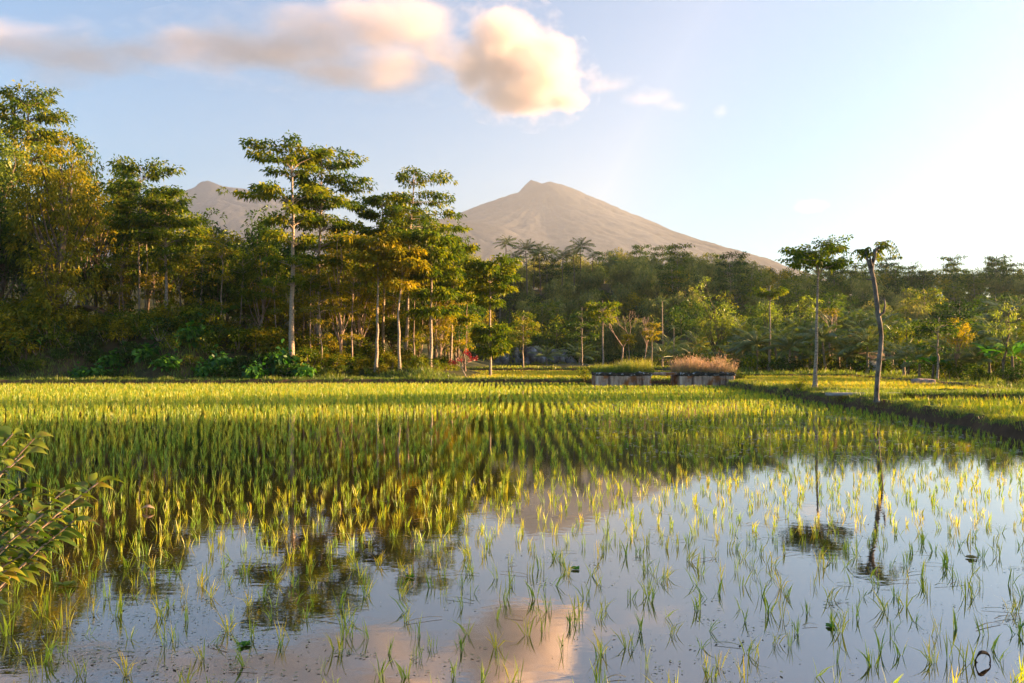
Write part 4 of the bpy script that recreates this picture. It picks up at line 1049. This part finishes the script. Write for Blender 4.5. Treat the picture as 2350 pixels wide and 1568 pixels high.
lone('lone_tree', tier_tree(104, 9.0, .12, [(7.6, 1.9, 8, .6), (6.3, 2.0, 8, .4), (4.8, 2.3, 8, .3)], (-.1, 0), .30, 10), PALE, DARKG, 1337, 113, 'dim tree with thin spreading tiers left of the sunlit golden umbrella')
lone('lone_tree', tier_tree(105, 9.2, .14, [(7.9, 1.7, 11, .9), (7.6, 1.3, 8, 1.)], (.1, 0), .30, 14, .015), PALE, GREEN, 1765, 82, 'straight white-trunked tree with a small flat crown before the young palms', .55)
rr = np.random.default_rng(106)
lone('lone_tree', blob_tree(106, 11.5, .22, lumps(rr, (.4, 0, 5.8), (3.4, 3, 4.4), 16, (.28, .45)) + lumps(rr, (-1.6, 0, 10.4), (1.1, 1, 2.2), 4, (.4, .6)), .26, .75, tr_h=8, wob=.2, droop=.2), BROWN, LIME, 1640, 105, 'big bright green bushy tree behind the right concrete block')
lone('bare_tree', bare_tree(107, 9.2, .14), TWIG, GREEN, 1425, 124, 'leafless pinkish tree with a broom-like fan of twigs')
lone('bare_tree', bare_tree(108, 6.0, .09, 5, .3), TWIG, GREEN, 1478, 112, 'small leafless white-stemmed tree leaning right')
lone('lone_tree', tier_tree(109, 6.8, .10, [(5.6, 1.0, 8, .9), (4.9, 1.1, 8, .6), (4.1, .9, 6, .5)], (.2, 0), .28, 13), PALE, GOLD, 1495, 110, 'golden-topped small tree beside the little leafless white one')
lone('lone_tree', tier_tree(110, 5.2, .08, [(4.5, .75, 8, .5), (4.1, .8, 6, .1)], (.1, 0), .26, 12), TWIG, GOLD, 1442, 102, 'thin stem with a small golden tuft, left of the golden-topped small tree')
lone('bare_tree', bare_tree(111, 6.5, .12, 5, .4, (7, .35, .22)), TWIG, GOLD, 1905, 84, 'half-bare pinkish tree with knotted branches behind the palms')
rr = np.random.default_rng(112)
lone('broad_tree', blob_tree(112, 9.2, .2, lumps(rr, (0, 0, 6.4), (3.6, 2.6, 3.0), 13, (.3, .45)), .26, .8, tr_h=6), BROWN, LIME, 1830, 92, 'broad yellow-green sunlit tree rising behind the palms')
lone('broad_tree', blob_tree(113, 8, .18, lumps(rr, (0, 0, 5.6), (2.2, 2, 2.6), 10, (.3, .5)), .26, .8, tr_h=6), BROWN, LIME, 1762, 90, 'lime-coloured leafy tree directly behind the straight white trunk')
lone('broad_tree', blob_tree(114, 7.6, .16, lumps(rr, (0, 0, 5.4), (2.4, 2, 2.2), 10, (.3, .5)), .22, .7, tr_h=6), TWIG, GOLD, 2195, 60, 'orange-gold rounded tree among the trees at the right', rz=1., s=.66)
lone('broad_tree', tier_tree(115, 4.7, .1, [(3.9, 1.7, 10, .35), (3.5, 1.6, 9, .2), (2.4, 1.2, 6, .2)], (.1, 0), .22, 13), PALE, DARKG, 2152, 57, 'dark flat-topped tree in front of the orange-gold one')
lone('broad_tree', blob_tree(116, 5.3, .10, [((.2, 0, 4.9), (.75, .7, .45)), ((-.1, 0, 3.8), (.85, .8, .4)), ((.4, 0, 2.6), (.4, .4, .3))], .17, .9, (.5, 0), tr_h=5), BROWN, LIME, 2298, 54, 'leaning thin tree with two tufts one above the other near the right edge')
for q, (X, d, s_, mt, lab) in enumerate([(2080, 74, .95, GREEN, 'bushy green tree right behind the crooked pollard trunk'), (2250, 70, .85, DARKG, 'dull green round tree between the orange-gold tree and the two-tuft tree'),
                                        (2120, 80, 1., LIME, 'sunlit yellow-green tree left of the dark flat-topped one'), (2340, 66, .8, GREEN, 'leafy tree cut by the right edge of the picture'), (1945, 88, .8, GOLD, 'golden tree seen between the umbrella tree and the pollard')]):
    rr = np.random.default_rng(120 + q)
    lone('broad_tree', blob_tree(120 + q, 6.0, .14, lumps(rr, (0, 0, 3.9), (2.3, 2, 2.4), 11, (.3, .48)), .24, .8, tr_h=4.5), BROWN, mt, X, d, lab, s=s_)

# crooked pollard
def pollard(loc):
    rng = np.random.default_rng(7)
    root = tag(empty('pollard_tree', loc), 'crooked dark pollard with a lopped top and two mops of drooping leaves', 'tree')
    tg, cg = Geo(), Geo()
    # x offsets and heights read from the trunk's outline (metres)
    px = 32 / K
    line = [(2017, 925, 15), (2017, 905, 12.5), (2019, 870, 12.5), (2022, 833, 13.5), (2026, 800, 12), (2027.5, 773, 11.5), (2025, 745, 12), (2021, 722, 12.5), (2017, 692, 11.5), (2013, 660, 11),
            (2010, 639, 11), (2005, 622, 12.5), (2007, 605, 10.5), (2012, 588, 10), (2013, 572, 9.5)]
    path = np.array([((X - 2018) * px, rng.normal(0, .02), (925 - Y) * px) for X, Y, w_ in line]); rad_ = np.array([w_ * px * .43 for *_, w_ in line])
    t_ = np.linspace(0, 1, len(path)); tt = np.linspace(0, 1, 46)
    pp = np.stack([np.interp(tt, t_, path[:, c]) for c in range(3)], 1); rr_ = np.interp(tt, t_, rad_)
    rr_ = rr_ * (1 + .10 * np.array([noise.noise(Vector((0, 0, k * .7))) for k in range(46)])); rr_[0] *= 1.25
    tube(tg, pp, rr_, 12)
    for L_ in [[(2004, 620, 8), (1998, 606, 7), (1993, 592, 6), (1989, 576, 4.5)], [(2004, 612, 6), (2000, 598, 5), (2001, 588, 4)],
               [(2008, 642, 4), (1998, 642, 3), (1992, 640, 2)], [(2020, 728, 6), (2030, 718, 6), (2036, 700, 4), (2035, 688, 3)]]:
        tube(tg, [((X - 2018) * px, rng.normal(0, .05), (925 - Y) * px) for X, Y, w_ in L_], [w_ * px * .5 for *_, w_ in L_], 8)
    for (cx, cz, n, s_) in [(1989, 577, 9, -1), (2015, 576, 10, 1), (2001, 588, 4, 0)]:
        c = np.array([(cx - 2018) * px, 0, (925 - cz) * px])
        for q in range(n):
            a = rng.normal(0, .9) if s_ == 1 else rng.uniform(0, 6.28); L = rng.uniform(.5, .85) if s_ == 1 else rng.uniform(.28, .52); u = np.linspace(0, 1, 8)
            dx = np.cos(a) * L * u + s_ * .16 * u; dy = np.sin(a) * L * .8 * u; dz = rng.uniform(.2, .75) * np.sin(u * 2.2) * L - rng.uniform(.6, 1.1) * L * u ** 3
            fr = c + np.stack([dx, dy, dz], 1)
            tube(tg, fr, np.linspace(.014, .004, 8), 4, cap=False)
            t2 = np.linspace(.25, 1, 12); b_ = np.stack([np.interp(t2, u, fr[:, k]) for k in range(3)], 1)
            for sg in (-1, 1):
                d = np.stack([-np.sin(np.full(12, a)) * sg, np.cos(np.full(12, a)) * sg, np.full(12, -.7)], 1) + rng.normal(0, .25, (12, 3))
                leaves(cg, b_, d, .16, .055, rng, np.clip(rng.uniform(.1, .8, 12), 0, 1))
    tg.build('trunk', DEADB, root, smooth=True); cg.build('crown', GREEN, root)
pollard(((2018 - 1175) / K * 32, 32.2, .42))
# ------------------------------------------------------------------ palms
PP = [palm_tree(200, 2.6, .14, 22, 3.0, (0, 0), 26, .7, 1.4), palm_tree(201, 3.4, .14, 24, 3.1, (.3, 0), 26, .8, 1.35), palm_tree(202, 1.6, .15, 20, 2.8, (0, 0), 26, .6, 1.45)]
PB_ = [plant('coconut_palm', PP[k], PALE, PALM, (0, 0, 0), 'young coconut palm with long arching fronds', 'palm', 'young coconut palms behind the paddies', pn=('trunk', 'fronds')) for k in range(3)]
r_ = np.random.default_rng(210); usedp = set()
def palm(k, X, d, s_, label=None, z=None):
    x = (X - 1175) / K * d
    o = PB_[k] if k not in usedp else copy_thing(PB_[k], (0, 0, 0)); usedp.add(k)
    o.location = (x, d, (float(ground(x, d)) if z is None else z) - .1); o.rotation_euler = (0, 0, r_.uniform(0, 6.28)); o.scale = (s_, s_, s_)
    if label: o['label'] = label
for X, d, k, s_ in [(1712, 88, 0, 1.), (1738, 84, 1, .9), (1785, 86, 1, 1.), (1812, 80, 0, 1.), (1838, 90, 1, 1.1), (1858, 84, 2, 1.), (1895, 80, 1, 1.05), (1925, 86, 0, 1.1), (1950, 80, 2, 1.1), (1965, 90, 1, 1.25), (1990, 78, 0, 1.1),
                    (2045, 84, 1, 1.1), (2075, 70, 2, 1.), (1685, 92, 2, 1.), (2110, 66, 2, .9), (2170, 66, 0, .95), (2205, 62, 2, .9), (2250, 60, 2, .9), (2280, 66, 1, .95), (2330, 60, 0, .9), (1905, 92, 1, 1.4), (2030, 92, 1, 1.4),
                    (1560, 118, 2, 1.), (1590, 116, 2, 1.1), (1520, 122, 2, 1.2), (1540, 128, 0, 1.2), (1600, 130, 0, 1.3), (1330, 140, 2, 1.3), (1255, 145, 2, 1.2), (1700, 104, 1, 1.3), (1860, 98, 1, 1.4), (1980, 100, 1, 1.5), (2330, 100, 1, 1.8)]:
    palm(k, X, d, s_)
# palms on the skyline
SK = [palm_tree(230, 12, .2, 26, 4.3, (.6, 0), 20, .75, 1.35), palm_tree(231, 12, .2, 24, 4.2, (-.5, 0), 20, .6, 1.4)]
SKP = [plant('tall_palm', SK[k], BROWN, PALM, (0, 0, 0), 'tall coconut palm standing out on the skyline in front of the volcano', 'palm', 'tall palms on the skyline', pn=('trunk', 'fronds')) for k in range(2)]
for q, (X, Yt, d, s_) in enumerate([(1162, 541, 214, .8), (1210, 556, 212, 1.0), (1241, 560, 216, .95), (1268, 563, 224, .8), (1332, 549, 218, .95), (1318, 566, 213, .8), (1358, 570, 224, .6), (1570, 602, 226, .85), (1178, 575, 210, .8), (2305, 622, 250, .9), (1290, 572, 214, .75), (2180, 640, 250, .7), (1400, 585, 222, .7), (1225, 572, 222, .7), (1500, 600, 224, .65)]):
    x, _, zt = P(X, Yt + 20, d); o = SKP[q % 2] if q < 2 else copy_thing(SKP[q % 2], (0, 0, 0))
    zb = float(ground(x, d)); o.location = (x, d, zt - 12 * s_); o.rotation_euler = (0, 0, r_.uniform(0, 6.28)); o.scale = (s_, s_, s_)
# thin areca palms
AR = palm_tree(240, 10.0, .11, 11, 1.5, (.2, 0), 14, .8, 1.1)
lab = ['areca palm with two small tufts standing left above the skyline', 'lone areca palm above the end of the volcano slope', 'thin white-stemmed areca palm behind the golden-topped small tree', 'short areca palm left of the big bright green tree']
A0 = None
for q, (X, Yt, d, s_) in enumerate([(1673, 603, 200, .9), (1747, 612, 205, .75), (1522, 690, 130, 1.), (1548, 752, 118, .75)]):
    x, _, zt = P(X, Yt, d)
    if A0 is None: A0 = plant('areca_palm', AR, PALE, PALM, (0, 0, 0), lab[0], 'palm', pn=('trunk', 'fronds')); o = A0
    else: o = copy_thing(A0, (0, 0, 0), label=lab[q])
    o.location = (x, d, zt - 10.1 * s_); o.scale = (s_, s_, s_); o.rotation_euler = (0, 0, q * 1.3)

# ------------------------------------------------------------------ the wooded hill
def hill(seed, h, w_, mat, leaf, dens, lab, grp, name='hill_tree', n=11, size=(.3, .48), hz=.36, cz=.6):
    rr = np.random.default_rng(seed)
    return plant(name, blob_tree(seed, h, .16, lumps(rr, (0, 0, h * cz), (w_, w_, h * hz), n, size), leaf, dens, tr_h=h * .7, m=10, limb=False, R=1.3), BROWN, mat, (0, 0, -200), lab, 'tree', grp)
gd, gb, gg = 'dark round trees on the wooded hill', 'bamboo clumps on the wooded hill', 'tiered and ragged trees on the wooded hill'
ld, lb_, lg = 'dark green round-crowned tree on the wooded hill', 'feathery olive bamboo clump arching on the wooded hill', 'ragged lighter green tree on the wooded hill'
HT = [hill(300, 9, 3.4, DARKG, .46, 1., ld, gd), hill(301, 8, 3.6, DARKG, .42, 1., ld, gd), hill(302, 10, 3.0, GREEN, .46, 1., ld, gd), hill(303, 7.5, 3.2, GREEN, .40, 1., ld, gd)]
HB = [plant('bamboo_clump', bamboo(310 + k, 9.5, 20, 2.6, .6), TWIG, BAMBOO, (0, 0, -200), lb_, 'bamboo', gb, pn=('stems', 'foliage')) for k in range(3)]
HG = [plant('ragged_tree', tier_tree(320 + k, 11, .13, [(9.6, 2.6, 8, 1.), (8.4, 3., 9, .7), (7., 2.8, 8, .6), (5.4, 2.2, 7, .5)], (.2, 0), .5, 9, spacing=.8), PALE, [GREEN, DARKG][k], (0, 0, -200), lg, 'tree', gg, ) for k in range(2)]
HG.append(hill(330, 9, 2.8, GOLD, .40, .9, lg, gg, 'ragged_tree'))
pools = {'d': HT, 'b': HB, 'g': HG}; usedh = set(); r_ = np.random.default_rng(340)
def put(kind, x, y, s_, sz=1.):
    k = int(r_.integers(0, len(pools[kind]))); src = pools[kind][k]
    o = src if (kind, k) not in usedh else copy_thing(src, (0, 0, 0)); usedh.add((kind, k))
    o.location = (float(x), float(y), float(ground(x, y)) - .5); o.rotation_euler = (0, 0, r_.uniform(0, 6.28)); o.scale = (s_, s_, s_ * sz)
cnt = 0
y_ = 152.
while y_ < 300:
    x = max(-.12 * y_, -26)
    while x < .67 * y_ + 6:
        if y_ > woodline(x) + 3:
            xx, yy_ = x + r_.normal(0, 1.2), y_ + r_.normal(0, 1.5)
            X = 1175 + K * xx / yy_
            far = y_ > 235
            pb = .55 if 1180 < X < 1700 and 185 < y_ < 245 else (.14 if X > 1700 else .22)
            u = r_.random(); kind = 'b' if u < pb else ('g' if u < pb + .20 else 'd')
            put(kind, xx, yy_, r_.uniform(.95, 1.35)); cnt += 1
        x += r_.uniform(6.0, 8.6)
    y_ += 9. if y_ < 240 else 11.
# lower right slopes behind the palms
for y_ in (94, 102, 111, 121, 132, 143):
    x = np.interp(y_, [94, 143], [38, 30])
    while x < .66 * y_ + 4:
        if y_ > woodline(x) + 3: put('d' if r_.random() < .6 else 'g', x, y_ + r_.normal(0, 1.5), r_.uniform(.55, .8)); cnt += 1
        x += r_.uniform(4.0, 6.0)
print('hill trees', cnt)
# bushes at the foot of the wood
x = -8.
while x < 34:
    ub([0, 1, 1, 4][int(r_.integers(0, 4))], x, woodline(x) + 5 + r_.normal(0, 1.), r_.uniform(1.2, 1.9)); x += r_.uniform(1.8, 3.0)
for y_ in (79, 83, 88):
    x = 32. if y_ > 80 else 24
    while x < .66 * y_: ub([0, 1, 4, 1][int(r_.integers(0, 4))], x, y_ + r_.normal(0, .8), r_.uniform(.6, 1.1)); x += r_.uniform(1.6, 2.8)
x = 22.
while x < 33: ub([1, 1, 4][int(r_.integers(0, 3))], x, 100 + r_.normal(0, 2), r_.uniform(1., 1.6)); x += r_.uniform(1.5, 2.5)
for X, d, s_ in [(2150, 62, .6), (2180, 60, .7), (2210, 58, .6), (2240, 56, .6), (2320, 50, .6), (2270, 55, .5), (2340, 56, .9), (2290, 60, .9), (2220, 64, .9), (2160, 66, .9), (2110, 72, .8)]:
    ub([0, 4, 1][int(r_.integers(0, 3))], (X - 1175) / K * d, d, s_)
ub(4, P(1840, 880, 42)[0], 42.5, .32, .5)
for k, (X, d, s_, lab) in enumerate([(2140, 60, .8, 'small banana plant behind the short stone wall'), (2272, 58, .9, 'banana plant left of the leaning two-tuft tree'), (2325, 54, .9, 'banana plant nearest the right edge of the picture'), (2085, 72, .8, 'banana plant under the bushy green tree by the pollard')]):
    x = (X - 1175) / K * d; copy_thing(BN[k % 3], (x, d, float(ground(x, d)) - .05), k * 1.7, s_, lab)
# trees beyond the right end of the paddies: out of view, they throw the long evening shade across the water
OC = np.random.default_rng(400)
for p0, p1, hh in ((5.4, 9.0, 11.5), (14.8, 29.2, 16.5), (37.6, 46.0, 14.)):
    xo = 44.; n = max(1, int((p1 - p0) / 3.2))
    for q in range(n):
        pc = p0 + (p1 - p0) * (q + .5) / n; w_ = (p1 - p0) / n
        for row in (0, 1):
            x = xo + row * 4.5 + OC.normal(0, .5); y = pc + TS * x
            o = copy_thing(HT[int(OC.integers(0, 4))], (x, y, -.2), OC.uniform(0, 6.28), (w_ / 4.6, w_ / 4.6, hh / 8.6 * OC.uniform(.9, 1.05)), 'dark tree beyond the right end of the paddies, outside the picture')
            o['group'] = 'trees beyond the right end of the paddies'; o.name = 'shade_tree'
        ub_ = copy_thing(UB[1], (xo, pc + TS * xo, -.2), OC.uniform(0, 6.28), (1.3, 1.3, 2.0), 'bush beyond the right end of the paddies, outside the picture')
        ub_['group'] = 'bushes beyond the right end of the paddies'

# ------------------------------------------------------------------ small house, boulders, hill path
x, _, _ = P(1982, 843, 84); z = float(ground(x, 84))
h_ = tag(empty('house', (x, 84, z), -.3), 'little white-blue house glimpsed low among the palms', 'house')
g = Geo(); box(g, -1.6, 1.6, -1.2, 1.2, 0, 1.5); g.build('wall', rough_mat('whitewash', [(.3, (.42, .50, .62)), (.7, (.62, .68, .78))], 2, bump=.1), h_)
g = Geo()
for sg in (-1, 1): g.add([(-1.9, 0, 2.2), (1.9, 0, 2.2), (1.9, sg * 1.6, 1.38), (-1.9, sg * 1.6, 1.38), (-1.9, 0, 2.28), (1.9, 0, 2.28), (1.9, sg * 1.6, 1.46), (-1.9, sg * 1.6, 1.46)], [(0, 1, 2, 3), (7, 6, 5, 4), (0, 4, 5, 1), (2, 6, 7, 3), (1, 5, 6, 2), (0, 3, 7, 4)])
g.build('roof', TH, h_)
g = Geo(); box(g, -.4, .3, -1.24, -1.203, .03, 1.2); g.build('door', BROWN, h_)
ROCK = rough_mat('limestone', [(.35, (.05, .05, .045)), (.55, (.20, .19, .18)), (.7, (.42, .41, .40))], 1.2, bump=1.)
for q, X in enumerate([1130, 1155, 1182, 1222, 1246, 1262, 1285, 1300]):
    bm = bmesh.new(); bmesh.ops.create_icosphere(bm, subdivisions=4, radius=1)
    for v in bm.verts: v.co += v.co.normalized() * noise.fractal(v.co * 1.1 + Vector((q * 5, 0, 0)), .8, 2, 5) * .45
    me = bpy.data.meshes.new('boulder'); bm.to_mesh(me); bm.free(); me.materials.append(ROCK)
    o = bpy.data.objects.new('boulder', me); C.objects.link(o); x = (X - 1175) / K * 153; s_ = r_.uniform(1.1, 2.2)
    o.location = (x, 152.6 + r_.normal(0, .6), 1.0 + r_.uniform(0, 1.2)); o.scale = (s_, s_, s_ * 1.2); tag(o, 'grey limestone boulder at the foot of the dark wood', 'boulder', 'boulders at the foot of the wood')

# ------------------------------------------------------------------ foreground shrub
def near_shrub():
    rng = np.random.default_rng(55)
    root = tag(empty('leafy_shrub', (-2.9, 3.2, .0)), 'large-leaved shrub leaning in from the left edge close to the camera', 'shrub')
    tg, cg = Geo(), Geo()
    def leaf(b_, d, L, W, tone):
        d = np.array(d, float); d /= np.linalg.norm(d); n = 7; u = np.linspace(0, 1, n)
        s = np.cross(d, rng.normal(0, .35, 3) + [0, 0, 1.]); s /= np.linalg.norm(s); up = np.cross(s, d)
        c = b_ + d * (u * L)[:, None] - np.array([0, 0, 1.]) * (u ** 2.2 * L * .50)[:, None]
        w_ = W * .5 * np.sin(np.clip(u * 1.02, 0, 1) ** .72 * math.pi) + .001; w_[-1] = .0008
        f_ = w_ * .35
        v = np.stack([c - s * w_[:, None] + up * f_[:, None], c, c + s * w_[:, None] + up * f_[:, None]], 1).reshape(-1, 3)
        cg.add(v, [(3 * k + q, 3 * k + q + 1, 3 * k + q + 4, 3 * k + q + 3) for k in range(n - 1) for q in (0, 1)], np.clip(tone + rng.normal(0, .05), 0, 1))
    # branch ends in picture units at about 3.2 m
    ends = [(225, 1108, 3.25, .62), (150, 1125, 3.1, .5), (80, 1005, 3.3, .62), (55, 1045, 3.2, .6), (30, 995, 3.0, .55), (170, 1195, 3.1, .25), (140, 1230, 3.2, .3), (100, 1180, 2.9, .2), (60, 1120, 3.1, .3), (40, 1200, 3., .3),
            (100, 1250, 3.2, .35), (50, 1275, 3.1, .5), (15, 1310, 3.0, .8), (70, 1300, 3.3, .5), (20, 1250, 2.9, .35), (10, 1080, 3.0, .4), (-30, 1010, 3.2, .4), (-40, 1150, 3., .3), (-20, 1300, 3.1, .8), (80, 1220, 3.4, .2), (30, 1160, 3.4, .1), (160, 1170, 3.4, .3)]
    o00 = np.array([0, 0, -.2])
    for X, Y, d, tn in ends:
        o0 = o00 + rng.normal(0, .22, 3) * [1, 1, 0]
        e_ = P(X, Y, d) - np.array([-2.9, 3.2, 0])
        m_ = e_ * [.35, .5, .62] + [-.05, 0, .12] + rng.normal(0, .09, 3); u = np.linspace(0, 1, 10)[:, None]
        pth = (1 - u) ** 2 * o0 + 2 * u * (1 - u) * m_ + u ** 2 * e_
        tube(tg, pth, np.linspace(.011, .003, 10), 6, cap=False)
        for k in range(42):
            t = 1 - (k / 42) ** 1.1 * .62
            b_ = np.array([np.interp(t, u[:, 0], pth[:, c]) for c in range(3)])
            dr = e_ - m_; dr /= np.linalg.norm(dr)
            a = (k % 2) * math.pi + rng.normal(0, .5); sd = np.array([math.cos(a), math.sin(a) * .8, .15])
            L = rng.uniform(.055, .115) * (1 if k < 9 else .8)
            leaf(b_, dr * .7 + sd * .9 + rng.normal(0, .2, 3), L, L * rng.uniform(.40, .55), tn + rng.normal(0, .1))
    tg.build('stems', TWIG, root, smooth=True); cg.build('leaves', BUSHLEAF, root)
near_shrub()

# water lettuces, dead leaf and twig
def lettuce(X, Y, s_, label, mat=BUSHLEAF):
    d = K * H / (Y - 822); x = (X - 1175) / K * d; rng = np.random.default_rng(int(X))
    g = Geo()
    for k in range(9):
        a = k * 2.4; el = .25 + .6 * (k / 9); n = 5; u = np.linspace(0, 1, n); L = s_ * rng.uniform(.7, 1.1)
        c = np.stack([np.cos(a) * np.cos(el) * L * u, np.sin(a) * np.cos(el) * L * u, np.sin(el) * L * u * (1 - .3 * u) + .006], 1)
        w_ = s_ * .38 * np.sin(np.clip(u * .9 + .08, 0, 1) ** 1.5 * 2.6) + .002; s = np.array([-math.sin(a), math.cos(a), 0])
        v = np.concatenate([c - s * w_[:, None] + [0, 0, .01], c + s * w_[:, None] + [0, 0, .01]]); g.add(v, [(k_, k_ + 1, k_ + n + 1, k_ + n) for k_ in range(n - 1)], rng.uniform(.3, .8))
    o = g.build('water_plant', mat); o.location = (x, d, -.014); tag(o, label, 'water plant')
lettuce(153, 1346, .11, 'bright green water lettuce floating below the left-hand shrub')
lettuce(560, 1482, .06, 'green floating rosette in the lower left of the water', BIG)
lettuce(940, 1326, .06, 'dark green floating tuft inside the reflection of the trees', BIG)
lettuce(1320, 1308, .06, 'dark floating plant in the clear blue water left of centre', BIG)
lettuce(2228, 1282, .07, 'brown clump of weed at the right, among the rice in the bright water', DRYGRASS)
lettuce(1905, 1440, .05, 'small dark floating plant in the lower right of the water', BIG)
d = K * H / (1522 - 822); x = (2255 - 1175) / K * d
g = Geo(); a = np.linspace(-.5, 4.0, 22)
tube(g, np.stack([.055 * np.cos(a) + .006 * np.sin(a * 2.3), .02 * np.sin(a * 2), .028 + .050 * np.sin(a) + .004 * np.cos(a * 3)], 1), .004 + .011 * np.abs(np.sin(a * 1.1)) ** 2, 6)
o = g.build('twig', bark_mat('wet_twig', (.01, .008, .006), (.04, .025, .018))); o.location = (x, d, 0); tag(o, 'black wet twig bent into a ring in the lower right corner', 'twig')
d = K * H / (1174 - 822); x = (340 - 1175) / K * d
g = Geo(); u = np.linspace(0, 1, 8); c = np.stack([-.10 + .20 * u, 0 * u, .04 + .06 * np.sin(u * 3.1)], 1); w_ = .055 * np.sin(u * 3.0 + .08)
v = np.stack([c + [0, -.05, -.03] * w_[:, None] / .055, c, c + [0, .05, -.03] * w_[:, None] / .055], 1).reshape(-1, 3); g.add(v, [(3 * k + q, 3 * k + q + 1, 3 * k + q + 4, 3 * k + q + 3) for k in range(7) for q in (0, 1)], .9)
o = g.build('dead_leaf', DRYGRASS); o.location = (x, d, 0); tag(o, 'curled yellow dead leaf standing on the water at the left', 'leaf')
